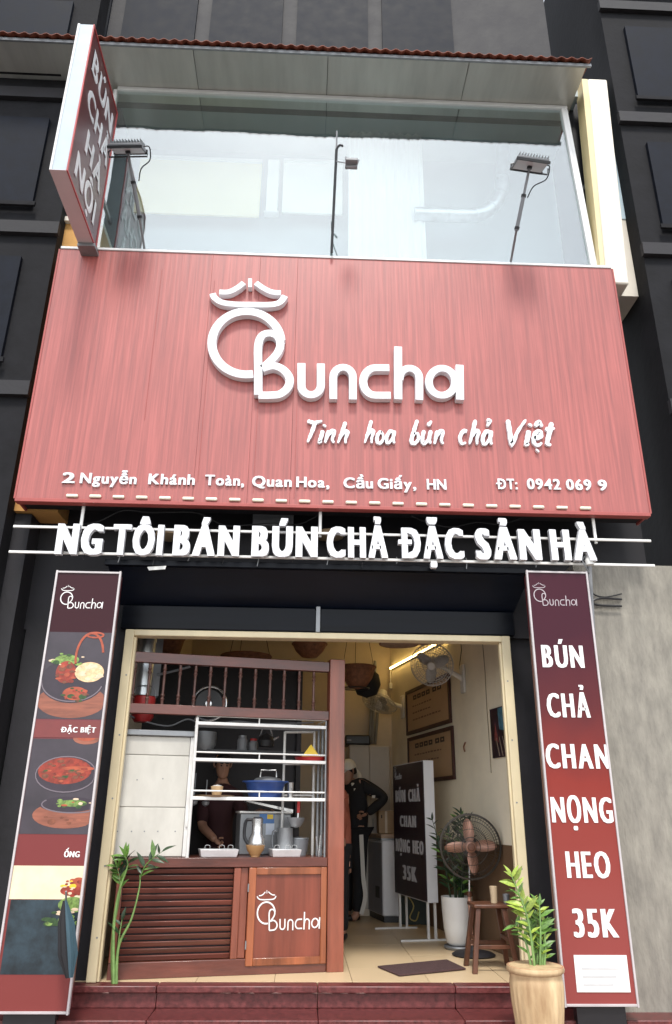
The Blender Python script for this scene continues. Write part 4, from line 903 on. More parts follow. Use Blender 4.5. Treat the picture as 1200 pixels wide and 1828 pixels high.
MB().lathe(c, [(.0, -.075), (.045, -.062), (.075, -.02), (.08, .012), (.076, .012), (.06, -.03), (0, -.065)], 20).build('scoop', M_dullsteel, t)
MB().tube([c + Vector((.02, 0, .01)), c + Vector((.022, 0, .05))], .009, 8).build('neck', M_steel, t)
MB().tube([c + Vector((.022, 0, .05)), c + Vector((.024, 0, .16))], .015, 8).build('handle', M_red, t)
b = base_on(572, .06, zt0 + .0); t = thing('tongs', 'pair of steel tongs on the counter beside the wooden post', 'tongs', b)
MB().tube([b, b + Vector((-.03, 0, .16))], .006, 6).build('arm', M_steel, t); MB().tube([b, b + Vector((.01, 0, .17))], .006, 6).build('arm', M_steel, t)

b = base_on(478, .2, z3 + .13); t = thing('steel_pot_lid', 'steel lid with an arched handle resting over the blue basin', 'lid', b)
MB().lathe(b, [(.13, .02), (.11, .04), (.03, .055), (0, .056)], 24).build('dome', M_dullsteel, t)
MB().tube([b + Vector((-.07, 0, .05)), b + Vector((-.065, 0, .11)), b + Vector((.07, 0, .11)), b + Vector((.075, 0, .05))], .007, 6).build('handle', M_steel, t)
c = CP(475, 1322, .55); t = thing('black_kettle', 'black kettle hanging in the dark kitchen behind the upper shelf', 'kettle', c)
MB().lathe(c, [(.0, -.06), (.07, -.055), (.08, 0), (.05, .05), (.01, .07), (0, .07)], 20).build('kettle_body', M_blackpl, t); MB().tube(cr([c + Vector((-.06, 0, .04)), c + Vector((-.03, 0, .12)), c + Vector((.03, 0, .12)), c + Vector((.06, 0, .04))], 4), .006, 6).build('handle', M_steel, t)
MB().tube([c + Vector((.06, 0, 0)), c + Vector((.12, 0, .04))], .01, 6).build('spout', M_steel, t)
t = thing('gas_pipes', 'pair of dark grey vertical pipes beside the wooden post behind the rack', 'pipe', CP(572, 1530, .3))
for px in (568, 575): MB(FC).tube([(cx(px, 1400, .3), .3, zct), (cx(px, 1400, .3), .3, cz(px, 1300, .3))], .014, 8).build('pipe', M_dullsteel, t)
for k, (px, py, h_, r0_) in enumerate(((432, 1325, .12, .05), (452, 1325, .09, .045))):
    c = CP(px, 1340, .72); tt = thing('condiment_jar', 'dim %s condiment jar on the dark kitchen shelf' % ('taller' if k == 0 else 'shorter'), 'jar', c)
    MB().lathe(c, [(r0_ * .9, 0), (r0_, .01), (r0_, h_ * .8), (r0_ * .7, h_), (0, h_)], 16).build('jar_wall', M_greypl, tt); MB().lathe(c + Vector((0, 0, h_ + .001)), [(r0_ * .75, 0), (r0_ * .75, .02), (0, .02)], 16).build('lid', M_red if k else M_dullsteel, tt)
for k, (px, py) in enumerate(((352, 1440), (372, 1452))):
    c = CP(px - 2, py - 60, .5); tt = thing('hanging_spoon', ('longer' if k == 0 else 'shorter') + ' steel spoon hanging in the dark kitchen left of the cook', 'spoon', c)
    MB().tube([c, c - Vector((0, 0, .22 - .05 * k))], .005, 6).build('handle', M_dullsteel, tt); MB().lathe(c - Vector((0, 0, .25 - .05 * k)), [(0, -.03), (.03, -.015), (.035, .01), (.0, .03)], 12).build('scoop', M_dullsteel, tt)

# =================================================================== KITCHEN BEHIND
kt = thing('kitchen_partition', None, None, FC @ Vector((.8, 1.5, 0)), kind='structure')
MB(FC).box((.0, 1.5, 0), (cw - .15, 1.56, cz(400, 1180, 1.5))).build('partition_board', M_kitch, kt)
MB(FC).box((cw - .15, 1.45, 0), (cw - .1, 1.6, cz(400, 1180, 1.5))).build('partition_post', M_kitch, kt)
xk = cx(235, 1200, .35)
t = thing('exhaust_duct', 'vertical galvanised duct at the top left corner of the shop', 'duct', FC @ Vector((xk, .45, cz(250, 1240, .45))))
c0 = C(253, 1242, .45); MB(FC).tube([(c0.x, .45, c0.z), (c0.x, .45, 3.3)], .085, 20).build('pipe', M_galv, t, smooth=60)
c1 = C(275, 1242, .5); MB(FC).box((c1.x - .05, .5, c1.z), (c1.x + .04, .6, 3.3)).build('box_duct', M_greypl, t)
MB(FC).tube([(c0.x, .45, c0.z + .5), (c0.x, .45, c0.z + .53)], .092, 20).build('collar', M_galv, t)
c0 = C(255, 1270, .35); w = wpx(255, .35)
t = thing('red_bucket', 'red plastic bucket hanging under the duct behind the balustrade', 'bucket', FC @ Vector((c0.x, .35, c0.z)))
bb_ = FC @ Vector((c0.x, .35, c0.z)); MB().lathe(bb_, [(.0, -.10), (.07, -.095), (.1, -.05), (.105, .13), (.11, .13), (.1, .13), (.09, -.04), (0, -.08)], 22).build('pail', M_red, t)
MB().tube(cr([bb_ + Vector((-.105, 0, .12)), bb_ + Vector((-.07, 0, .22)), bb_ + Vector((.07, 0, .22)), bb_ + Vector((.105, 0, .12))], 5), .005, 6).build('handle', M_dullsteel, t)
c0 = CP(374, 1256, .6); t = thing('pan_lid', 'round black pan lid with steel rim hanging behind the balustrade', 'lid', c0)
TX = Matrix.Rotation(R(90), 3, 'X')
rr = 31 * wpx(374, .6)
MB().lathe(c0, [(0, 0.02), (rr * .8, .03), (rr, 0)], 36, TX).build('disc', M_blackpl, t)
MB().tube([c0 + Vector((rr * math.cos(2 * math.pi * k / 40), 0, rr * math.sin(2 * math.pi * k / 40))) for k in range(40)], .012, 8, closed=True).build('rim', M_steel, t)
MB().lathe(c0 + Vector((0, -.03, -.01)), [(.0, .05), (.03, .045), (.045, .0)], 18, TX).build('knob', M_steel, t)
for i in range(5):
    px = 300 + i * 55; p = CP(px, 1296, .5)
    pass
t = thing('kitchen_cable', 'tangled grey cable lying across the kitchen top left', 'cable', CP(300, 1290, .3))
MB().tube(cr([CP(222, 1272, .28), CP(250, 1285, .3), CP(300, 1296, .3), (CP(336, 1284, .3)), CP(370, 1296, .3), CP(420, 1288, .32), CP(470, 1292, .32), CP(560, 1290, .32)], 6), .007, 6).build('cable', M_greypl, t)
MB().tube(cr([CP(280, 1205, .5), CP(310, 1198, .5), CP(340, 1190, .5)], 5), .012, 6).build('hose', M_greypl, t)
t = thing('wall_shelf_pot', 'dark round pot on the kitchen shelf at the upper left of the rack', 'pot', CP(365, 1330, .7))
c0 = CP(365, 1330, .7); MB().lathe(c0, [(.08, -.05), (.11, 0), (.11, .12), (.1, .12), (.1, 0), (0, 0)], 20).build('pot_wall', M_dullsteel, t)
sh = MB(FC).box((.3, .62, cz(365, 1338, .7) - .02), (cw - .2, 1.0, cz(365, 1338, .7))).build('kitchen_shelf', M_blackpl, label='dark shelf behind the rack carrying the dark pot', cat='shelf')

# =================================================================== SHOP INTERIOR
# LED strip on the right wall
a = onW(697, 1193, .03); b = onW(796, 1140, .03)
t = thing('led_strip', 'glowing warm yellow LED strip high on the right wall', 'light strip', a)
MB().tube([a, b], .014, 8).build('strip', M_led, t); MB().tube([a + WN * -.015, b + WN * -.015], .02, 6).build('channel', M_frame, t)
MB().tube([a, a - Vector((0, 0, .22))], .008, 6).build('cord', M_whitepl, t); MB().cbox(a - Vector((0, 0, .26)), (.05, .04, .09)).build('plug', M_whitepl, t, bev=.01)
# framed posters
def poster(label, quad, title, rows):
    q = [onW(x, y, .01) for x, y in quad]; Fi = FW.inverted(); l = [Fi @ p for p in q]
    u0 = (l[0].x + l[3].x) / 2; u1 = (l[1].x + l[2].x) / 2; v1 = (l[0].y + l[1].y) / 2; v0 = (l[2].y + l[3].y) / 2
    if u0 > u1: u0, u1 = u1, u0
    t = thing('framed_poster', label, 'poster', FW @ Vector(((u0 + u1) / 2, v0, 0)), group='framed brown paper posters on the right wall')
    MB(FW).box((u0 + .02, v0 + .02, .008), (u1 - .02, v1 - .02, .018)).build('sheet', mat('kraft_poster_paper', (.50, .33, .19), .6, var=.08, scale=2), t)
    for (x0, y0, x1, y1) in ((u0, v0, u1, v0 + .045), (u0, v1 - .045, u1, v1), (u0, v0 + .045, u0 + .045, v1 - .045), (u1 - .045, v0 + .045, u1, v1 - .045)):
        MB(FW).box((x0, y0, .004), (x1, y1, .032)).build('frame_side', mat('dark_frame_wood', (.05, .015, .012), .4), t, bev=.003)
    # printed blocks: left in the picture is the far end of the wall (large u)
    W_ = u1 - u0; H_ = v1 - v0; ink = mat('dark_ink', (.045, .03, .025), .6); ink2 = mat('brown_ink', (.17, .09, .055), .6)
    x = u1 - W_ * .18
    for k, w in enumerate(title):
        if w: MB(FW).box((x - W_ * .085, v1 - H_ * .26, .0185), (x, v1 - H_ * .16, .0195)).build('title_mark', ink, t); MB(FW).box((x - W_ * .06, v1 - H_ * .225, .0196), (x - W_ * .03, v1 - H_ * .195, .0200)).build('title_mark', MATS['kraft_poster_paper'], t)
        x -= W_ * (.105 if w else .04)
    for r_, n_ in enumerate(rows):
        x = u1 - W_ * .16; y = v1 - H_ * (.40 + .15 * r_)
        mb = MB(FW)
        for k in range(n_):
            L_ = W_ * rnd.uniform(.03, .055); mb.box((x - L_, y - H_ * .012, .0185), (x, y + H_ * rnd.uniform(.012, .022), .0192)); x -= L_ + W_ * .018
        mb.build('text_row', ink2, t)
poster('upper framed brown poster behind the wall fan on the right wall', [(725, 1234), (803, 1202), (807, 1290), (729, 1313)], [1, 1, 1, 1, 0, 1, 1], [8, 7, 10])
poster('lower framed brown poster partly behind the standing price board', [(729, 1317), (808, 1297), (815, 1389), (732, 1402)], [1, 1, 1, 1, 0, 1, 1], [10, 9, 6])
q = [onW(x, y, .01) for x, y in ((875, 1267), (903, 1259), (911, 1349), (882, 1354))]; l = [FW.inverted() @ p for p in q]
t = thing('small_picture', 'small dark red and blue picture near the door on the right wall', 'picture', q[3])
u0, u1 = sorted(((l[0].x + l[3].x) / 2, (l[1].x + l[2].x) / 2)); v0 = (l[2].y + l[3].y) / 2; v1 = (l[0].y + l[1].y) / 2
MB(FW).box((u0, v0, .004), (u1, v1, .02)).build('board', mat('dark_picture', (.025, .012, .02), .35, var=.8, scale=9), t)
W_ = u1 - u0; H_ = v1 - v0
MB(FW).prism([(u0 + W_ * .1, v0 + H_ * .5, .0205), (u0 + W_ * .45, v0 + H_ * .55, .0205), (u0 + W_ * .5, v1 - .01, .0205), (u0 + W_ * .15, v1 - .01, .0205)], (0, 0, .001)).build('printed_shape', mat('picture_blue', (.06, .17, .24), .4, var=.4, scale=20), t)
MB(FW).prism([(u0 + W_ * .55, v0 + H_ * .3, .0205), (u0 + W_ * .8, v0 + H_ * .35, .0205), (u0 + W_ * .7, v0 + H_ * .7, .0205)], (0, 0, .001)).build('printed_shape', mat('picture_red', (.22, .05, .05), .4, var=.4, scale=20), t)
for k in range(3): MB(FW).prism([(u0 + W_ * (.1 + .2 * k), v0 + .01, .0217), (u0 + W_ * (.16 + .2 * k), v0 + .01, .0217), (u0 + W_ * (.3 + .2 * k), v0 + H_ * .4, .0217), (u0 + W_ * (.27 + .2 * k), v0 + H_ * .4, .0217)], (0, 0, .0008)).build('printed_streak', mat('picture_tan', (.3, .24, .18), .4), t)
# wall fans
def wall_fan(label, mount, centre, aim, r):
    m0 = Vector(mount); c = Vector(centre); ax = Vector(aim).normalized()
    t = thing('wall_fan', label, 'fan', m0, group='white wall fans on the right wall')
    q = ax.to_track_quat('Z', 'Y').to_matrix()
    Mw = frame(m0, WD, (0, 0, 1), WN)
    MB(Mw).box((-.06, -.16, .0), (.06, .16, .035)).build('mount_plate', M_whitepl, t, bev=.02)
    MB().tube([m0 + WN * .02, m0.lerp(c, .5) + Vector((0, 0, .02)), c - ax * .16], [.03, .026, .03], 10).build('arm', M_whitepl, t)
    MB().lathe(c, [(0, -.2), (.05, -.19), (.075, -.12), (.075, -.05), (.05, -.02), (0, -.02)], 20, q).build('motor', M_whitepl, t)
    cg = MB()
    for (rr, z) in ((r, 0), (r * .98, .03), (r * .8, .06), (r * .6, .075), (r * .4, .08), (r * .8, -.05), (r * .5, -.07), (r * .9, .048), (r * .7, .07)):
        cg.tube([c + q @ Vector((rr * math.cos(2 * math.pi * k / 32), rr * math.sin(2 * math.pi * k / 32), z)) for k in range(32)], .006 if rr == r else .0025, 5, closed=True)
    for k in range(36):
        a = 2 * math.pi * k / 36; e = Vector((math.cos(a), math.sin(a), 0))
        cg.tube([c + q @ (e * r * .2 + Vector((0, 0, .085))), c + q @ (e * r * .7 + Vector((0, 0, .07))), c + q @ (e * r + Vector((0, 0, 0)))], .002, 4)
        cg.tube([c + q @ (e * r * .2 + Vector((0, 0, -.08))), c + q @ (e * r * .7 + Vector((0, 0, -.06))), c + q @ (e * r + Vector((0, 0, 0)))], .002, 4)
    cg.build('cage', mat('pale_wire', (.5, .5, .5), .35, metal=.3), t)
    for k in range(3): fan_blade(c, q, r * .85, k * 120 + 20, mat('pale_grey_blade', (.42, .42, .42), .35), t)
    MB().lathe(c, [(0, .095), (.04, .092), (.05, .07), (.045, -.02)], 18, q).build('hub', M_whitepl, t)
    return t
def fan_blade(c, q, r, ang, m, t, w=.34):
    vs = []; n = 8
    for i in range(n + 1):
        f = i / n; rr = r * (.16 + .84 * f); hw = r * w * math.sin(math.pi * min(1, .18 + .72 * f)) ** .7
        if i == n: hw *= .45
        for s in (-1, 0, 1):
            a = R(ang) + s * hw / max(rr, r * .3) * .9; vs.append(c + q @ Vector((rr * math.cos(a), rr * math.sin(a), s * -.022)))
    fs = [(3 * i + j, 3 * i + j + 1, 3 * i + j + 4, 3 * i + j + 3) for i in range(n) for j in (0, 1)]
    o = MB().add(vs, fs).build('blade', m, t, smooth=60); s = o.modifiers.new('thick', 'SOLIDIFY'); s.thickness = .005
mt = onW(829, 1212); wall_fan('white wall fan with its face turned to the street over the upper poster', mt, onP(770, 1188, mt + WN * .42, (0, 1, 0)) + Vector((0, -.05, 0)), (-.25, -.9, -.35), 37 * (onP(771, 1190, mt, (0, 1, 0)) - onP(770, 1190, mt, (0, 1, 0))).x)
mt2 = onW(721, 1262); wall_fan('further wall fan tilted down towards the floor near the yellow strip', mt2, onP(678, 1255, mt2 + WN * .3, (0, 1, 0)), (-.35, -.25, -1), 31 * (onP(771, 1190, mt2, (0, 1, 0)) - onP(770, 1190, mt2, (0, 1, 0))).x)
t = thing('hanging_jacket', 'dark cloth bundle hanging above the tilted wall fan', 'cloth', P(655, 1225, 2.6))
c0 = P(655, 1222, 2.6); MB().lathe(c0, [(.0, -.16), (.12, -.12), (.17, .0), (.15, .12), (.06, .2), (0, .21)], 12).build('cloth', M_blackcl, t, smooth=70)
# hanging bamboo baskets and hats
def basket(label, px, py, wpx_, Y, h=.17, m=M_bamboo, top=3.6):
    c0 = P(px, py, Y); w = wpx_ / 2 * (P(px + 1, py, Y) - P(px, py, Y)).x
    t = thing('hanging_basket', label, 'basket', c0, group='bamboo baskets hung on cords')
    MB().lathe(c0, [(0, -h), (w * .45, -h * .92), (w * .8, -h * .5), (w, 0), (w * .96, 0), (w * .75, -h * .45), (w * .4, -h * .85), (0, -h * .93)], 28).build('bowl', m, t, smooth=60)
    MB().tube([c0 + Vector((w * math.cos(2 * math.pi * k / 24), w * math.sin(2 * math.pi * k / 24), 0)) for k in range(24)], .009, 6, closed=True).build('rim', m, t)
    for a in (20, 140, 260):
        e = c0 + Vector((w * math.cos(R(a)), w * math.sin(R(a)), 0)); MB().tube([e, Vector((c0.x + (e.x - c0.x) * .3, c0.y + (e.y - c0.y) * .3, top))], .004, 5).build('cord', M_blackpl, t)
    return t
basket('shallow bamboo basket hanging beside the wooden post', 638, 1191, 66, 2.3, .26)
basket('bamboo basket half hidden by the door head over the balustrade', 553, 1150, 62, 2.0, .16)
basket('wide flat basket hanging just over the balustrade rail', 440, 1172, 90, 1.9, .08)
basket('dark basket at the far left under the door head', 300, 1140, 60, 1.9, .3)
t = thing('wire_hoop', 'thin round wire frame hanging under the basket beside the post', 'frame', P(632, 1228, 2.3))
c0 = P(634, 1229, 2.3); MB().tube([c0 + Vector((.17 * math.cos(2 * math.pi * k / 28), .12 * math.sin(2 * math.pi * k / 28), 0)) for k in range(28)], .007, 5, closed=True).build('ring', M_blackpl, t)
MB().tube([c0 + Vector((0, 0, .0)), c0 + Vector((0, 0, .25))], .005, 5).build('cord', M_blackpl, t); MB().tube([c0 - Vector((.17, 0, 0)), c0 + Vector((.17, 0, 0))], .005, 5).build('spoke', M_blackpl, t)
for i, (px, py, w_, Y) in enumerate(((712, 1149, 68, 1.5), (762, 1143, 66, 1.3))):
    c0 = P(px, py, Y); w = w_ / 2 * (P(px + 1, py, Y) - P(px, py, Y)).x
    t = thing('rattan_lamp', 'flat pale rattan hat lamp under the ceiling, %s' % ('the further one above the tilted fan' if i == 0 else 'the nearer one crossing the yellow strip'), 'lamp', c0, group='rattan hat lamps')
    MB().lathe(c0, [(w, -.0), (w * .6, .06), (w * .2, .12), (.02, .15), (.02, .14), (w * .55, .045), (w * .96, -.01)], 28).build('shade', mat('pale_rattan', (.34, .22, .16), .7, var=.3, scale=20), t)
    MB().tube([c0 + Vector((w * math.cos(2 * math.pi * k / 24), w * math.sin(2 * math.pi * k / 24), 0)) for k in range(24)], .010, 6, closed=True).build('rim', M_bamboo, t)
    MB().tube([c0 + Vector((0, 0, .15)), Vector((c0.x, c0.y, zC))], .004, 5).build('cord', M_blackpl, t)
t = thing('wall_cable', 'thin brown cable running down the right wall', 'cable', onW(880, 1400))
MB().tube([onW(x, y, .006) for x, y in ((822, 1140), (824, 1160), (820, 1190), (822, 1205))], .004, 5).build('cable', M_blackpl, t)
MB().tube([onW(x, y, .006) for x, y in ((861, 1140), (866, 1200), (869, 1260), (874, 1330), (877, 1380))], .005, 5).build('cable', mat('cable_brown', (.3, .24, .16), .7), t)
t = thing('wall_hook', 'small brown hook mark on the right wall', 'hook', onW(829, 1335)); MB().tube(cr([onW(831, 1325, .01), onW(828, 1333, .02), onW(830, 1342, .01)], 3), .008, 5).build('hook', M_bamboo, t)
# cabinet, black box
cbx0, cbx1 = P(624, 1400, 4.1).x, P(696, 1400, 4.1).x; zcb = P(660, 1330, 4.1).z
t = thing('tall_cabinet', 'tall pale two door cabinet against the back wall', 'cabinet', ((cbx0 + cbx1) / 2, 4.1, 0))
MB().box((cbx0, 4.13, 0), (cbx1, 4.55, zcb)).build('carcass', M_wallback, t)
cm = (cbx0 + cbx1) / 2; Mcab = mat('pale_cabinet_laminate', (.42, .38, .33), .5, var=.05)
for a, b in ((cbx0, cm - .004), (cm + .004, cbx1)):
    d = MB().box((a, 4.1, .08), (b, 4.127, zcb - .02)).build('door', Mcab, t, bev=.004)
    MB().tube([(cm + (-.04 if a < cm - .1 else .04), 4.085, 1.0), (cm + (-.04 if a < cm - .1 else .04), 4.085, 1.15)], .007, 6).build('handle', M_dullsteel, d)
a = P(617, 1330, 4.05); b = P(662, 1316, 4.05)
t = thing('black_box', 'black box lying on top of the tall cabinet', 'box', ((a.x + b.x) / 2, 4.2, zcb))
MB().box((a.x, 4.08, zcb + .002), (b.x, 4.5, zcb + .13)).build('box_body', M_blackpl, t, bev=.02); MB().box((a.x + .02, 4.07, zcb + .05), (a.x + .08, 4.079, zcb + .07)).build('badge', M_greypl, t)
t = thing('white_sticks', 'white pipes leaning behind the black box', 'pipe', P(668, 1325, 4.4))
for k in range(3): MB().tube([P(660 + k * 5, 1328, 4.45), P(664 + k * 6, 1180 + 60 * (k != 1), 4.55)], .022, 8).build('pipe', M_greypl, t)
# freezer
fc = onZ(684, 1644, 0.02)
FZ = frame(fc, Vector((1, .02, 0)).normalized(), Vector((-.02, 1, 0)).normalized() , (0, 0, 1))
FZ = frame((fc.x, fc.y, 0), (1, 0, 0), WD, (0, 0, 1))
zf = onP(684, 1500, fc, (0, 1, 0)).z
t = thing('chest_freezer', 'white chest freezer with grey end behind the standing price board', 'freezer', fc)
fl_ = 1.15; fwid = .6
MB(FZ).box((0, 0, .07), (fwid, fl_, zf)).build('cabinet_body', mat('white_enamel', (.66, .66, .68), .3, var=.04), t, bev=.012)
MB(FZ).box((-.004, .01, .08), (-.001, fl_ - .01, zf - .03)).build('end_panel', mat('grey_enamel', (.22, .22, .25), .4, var=.15), t)
MB(FZ).box((-.006, .12, .25), (-.0045, .3, .38)).build('vent', M_blackpl, t)
MB(FZ).box((.02, .02, .0), (fwid - .02, fl_ - .02, .068)).build('plinth', M_blackpl, t)
MB(FZ).box((-.01, -.012, zf + .002), (fwid + .01, fl_, zf + .02)).build('gasket', M_dullsteel, t)
MB(FZ).box((-.02, -.02, zf + .022), (fwid + .02, fl_ + .02, zf + .07)).build('lid', mat('wood_grain_top', (.36, .25, .17), .5, var=.1), t, bev=.008)
for k, (n_) in enumerate((.16, .12, .09)): MB(FZ).box((.30 - .0 * k, -.004, .28 + k * .035), (.30 + n_, -.0015, .292 + k * .035)).build('printed_mark', mat('mark_red', (.3, .1, .1), .5), t)
zt1 = zf + .072
cb0 = onP(676, 1487, (fc.x, fc.y + .35, 0), (0, 1, 0)); cb1 = onP(712, 1444, (fc.x, fc.y + .35, 0), (0, 1, 0))
t = thing('cardboard_box', 'tan cardboard box on the freezer lid', 'box', (cb0.x, fc.y + .45, zt1))
MB().box((cb0.x, fc.y + .3, zt1), (cb1.x, fc.y + .6, zt1 + .27)).build('carton', M_card, t, bev=.004)
MB().box((cb0.x + .08, fc.y + .297, zt1 + .001), (cb0.x + .11, fc.y + .2995, zt1 + .265)).build('tape', mat('pale_tape', (.6, .52, .4), .35), t)
MB().box((cb0.x + .03, fc.y + .296, zt1 + .18), (cb0.x + .045, fc.y + .2995, zt1 + .22)).build('mark', M_blackpl, t)
# standing price board
nb = onZ(766, 1682, 0); 
SD = Vector((-.20, 1, 0)).normalized(); SNr = Vector((-SD.y, SD.x, 0)); SNr = SNr if SNr.x < 0 else -SNr
FB = frame(nb, SD, (0, 0, 1), SNr)       # u going away, v up, w toward the left
def onB(px, py): return FB.inverted() @ onP(px, py, nb, SNr)
u0 = 0.0; uN = onB(706, 1600).x; v0 = onP(766, 1612, nb, (0, 1, 0)).z; v1 = onP(752, 1357, nb, (0, 1, 0)).z; thk = onP(785, 1640, nb, (0, 1, 0)).x - nb.x
t = thing('price_board', 'double sided black standing price board with white edge inside the door', 'sign board', nb)
MB(FB).box((0, v0, -thk), (uN, v1, -.002)).build('box_edge', M_white, t, bev=.003)
MB(FB).box((.01, v0 + .01, -.0015), (uN, v1 - .01, .003)).build('printed_face', mat('black_purple_vinyl', (.018, .008, .016), .3, var=.3), t)
for (u, w) in ((.06, -.02), (.06, -thk + .02), (uN - .1, -.02), (uN - .1, -thk + .02)):
    MB(FB).box((u - .012, .02, w - .012), (u + .012, v0 - .002, w + .012)).build('leg', M_whitemetal, t)
for u in (.06, uN - .1): MB(FB).box((u - .014, 0, -thk - .1), (u + .014, .019, .28)).build('foot_bar', M_whitemetal, t, bev=.002)
def bt_(text, f0, f1, y0, y1):      # f: fraction along face from the far (left) end
    Hh = v1 - v0; A = FB @ Vector((uN * (1 - f0), v0 + Hh * y0, .0035)); B = FB @ Vector((uN * (1 - f1), v0 + Hh * y0, .0035)); T = FB @ Vector((uN * (1 - f0), v0 + Hh * y1, .0035))
    flat_text(text, A, B, T, SNr, mat('grey_white_print', (.5, .5, .52), .4), t, bold=.05, squeeze=.5, gap=.06)
bt_('BÚN CHẢ', .08, .88, .70, .80); bt_('CHAN', .22, .74, .51, .60); bt_('NỌNG HEO', .06, .94, .32, .42); bt_('35K', .28, .72, .12, .23)
A = FB @ Vector((uN * .95, v0 + (v1 - v0) * .88, .0035)); small_logo(A, -SD, (0, 0, 1), SNr, uN * .25, t, MATS['grey_white_print'], .7)
# cardboard and wreath things behind the board
t = thing('dark_crate', 'dark green crate on the floor behind the price board', 'crate', onZ(738, 1650, 0))
c0 = onZ(740, 1652, 0); MB().cbox(c0 + Vector((.1, .25, .15)), (.5, .4, .3)).build('crate_body', mat('dark_green_plastic', (.02, .035, .03), .5), t, bev=.01)
MB().tube(cr([c0 + Vector((-.06, .03, .3)), c0 + Vector((.0, .02, .2)), c0 + Vector((-.05, .01, .08)), c0 + Vector((.02, .0, .05)), c0 + Vector((.06, .02, .14))], 5, ), .008, 6).build('rope', mat('yellow_rope', (.5, .42, .15), .7), t)
# doormat
q = [onZ(x, y, .004) for x, y in ((674, 1727), (798, 1715), (832, 1731), (713, 1743))]
o = MB().prism(q, (0, 0, .012)).build('doormat', M_mat, bev=.003, label='flat brown doormat lying on the tiles inside the doorway', cat='doormat')

# ------------------------------------------------------------------ plants
def leaf_mesh(name, m, L=1.0, Wd=.30, fold=.16, droop=.2):
    vs = []; n = 6
    for i in range(n + 1):
        f = i / n; w = Wd / 2 * math.sin(math.pi * (f ** .8)) if 0 < i < n else .008; z = -droop * f * f
        vs += [(f * L, -w, z + fold * w * 2), (f * L, 0, z), (f * L, w, z + fold * w * 2)]
    fs = [(3 * i + j, 3 * i + j + 1, 3 * i + j + 4, 3 * i + j + 3) for i in range(n) for j in (0, 1)]
    return MB().add(vs, fs).mesh(name, m, smooth=80)
LM = {k: leaf_mesh('leaf', m) for k, m in (('g', M_leaf), ('y', M_leafy), ('d', M_leafd))}
def zz_stem(parent, pts, r0, leafn, ll, kinds, r_, start=.3, stemm=M_stem):
    path = cr(pts, 8); n = len(path); MB().tube(path, [r0 * (1 - .75 * i / n) for i in range(n)], 7).build('stem', stemm, parent, smooth=60)
    for k in range(leafn):
        f = start + (1 - start) * (k + .5) / leafn; i = min(n - 2, int(f * n)); p = path[i]; tg = (path[i + 1] - path[i]).normalized()
        side = 1 if k % 2 else -1; sv_ = tg.cross(Vector((.2, 1, .1))).normalized() * side
        if k >= leafn - 1: sv_ = tg * .2 + sv_ * .2
        d = (tg * r_.uniform(.5, .9) + sv_ * r_.uniform(.7, 1.0) + Vector((r_.uniform(-.2, .2), r_.uniform(-.45, .25), r_.uniform(-.1, .2)))).normalized()
        up = Vector((r_.uniform(-.3, .3), -.6 + r_.uniform(-.4, .4), .8)); y = up.cross(d).normalized(); z = d.cross(y)
        L_ = ll * r_.uniform(.6, 1.2) * (1.0 - .35 * abs(f - .55)); kk = r_.choice(kinds)
        inst('leaf', LM[kk], frame(p, d * L_, y * L_, z * L_), parent)
# outer pot
pb = onZ(957, 1845, -.26); pcx = (P(905, 1722, -.85).x + P(1005, 1722, -.85).x) / 2
Yp = -.85; rimz = P(955, 1724, Yp).z; rim_r = (P(1004, 1722, Yp).x - P(906, 1722, Yp).x) / 2
pc_ = Vector((pcx, Yp, -.262)); hp = rimz - pc_.z
t = thing('plant_pot', 'cream fluted clay pot with a leafy green plant at the foot of the right banner', 'pot', pc_)
n = 96
def flute(prof):
    mb = MB(); vs = []
    for (r_, z, fl__) in prof:
        for k in range(n):
            a = 2 * math.pi * k / n; q = r_ * (1 - fl__ * .035 * abs(math.sin(a * 12)) ** 3); vs.append(pc_ + Vector((q * math.cos(a), q * math.sin(a), z)))
    m = len(prof); mb.add(vs, [(i * n + k, i * n + (k + 1) % n, (i + 1) * n + (k + 1) % n, (i + 1) * n + k) for i in range(m - 1) for k in range(n)] + [tuple(range(n))[::-1]]); return mb
flute([(rim_r * .70, 0, 0), (rim_r * .74, .02, .5), (rim_r * .84, hp * .35, 1), (rim_r * .93, hp * .62, 1), (rim_r * .95, hp * .78, .8), (rim_r * .93, hp * .85, .1), (rim_r * .91, hp * .87, 0), (rim_r * .92, hp * .89, 0), (rim_r * .92, hp * .93, 0)]).build('pot_wall', M_clay, t, smooth=60)
MB().lathe(pc_ + Vector((0, 0, hp * .93)), [(rim_r * .92, 0), (rim_r * 1.0, .008), (rim_r * 1.02, .025), (rim_r * .98, .04), (rim_r * .88, .038), (rim_r * .84, .02), (rim_r * .84, -.1)], 64).build('rim', M_clayin, t, smooth=70)
MB().lathe(pc_ + Vector((0, 0, hp * .93)), [(rim_r * .86, -.05), (0, -.04)], 32).build('soil', M_soil, t)
MB().lathe(pc_ + Vector((0, 0, hp * .93)), [(rim_r * .90, .0395), (rim_r * 1.0, .0385), (rim_r * 1.025, .022), (rim_r * 1.01, .0075), (rim_r * .925, -.004)], 64).build('glazed_rim', M_clay, t, smooth=70)
pp = thing('zz_plant', 'bright green plant with paired glossy leaves growing in the fluted pot', 'plant', pc_ + Vector((0, 0, hp * .9)))
z0 = pc_.z + hp * .88; r_ = random.Random(4)
def pst(px, py, dy): return P(px, py, Yp + dy)
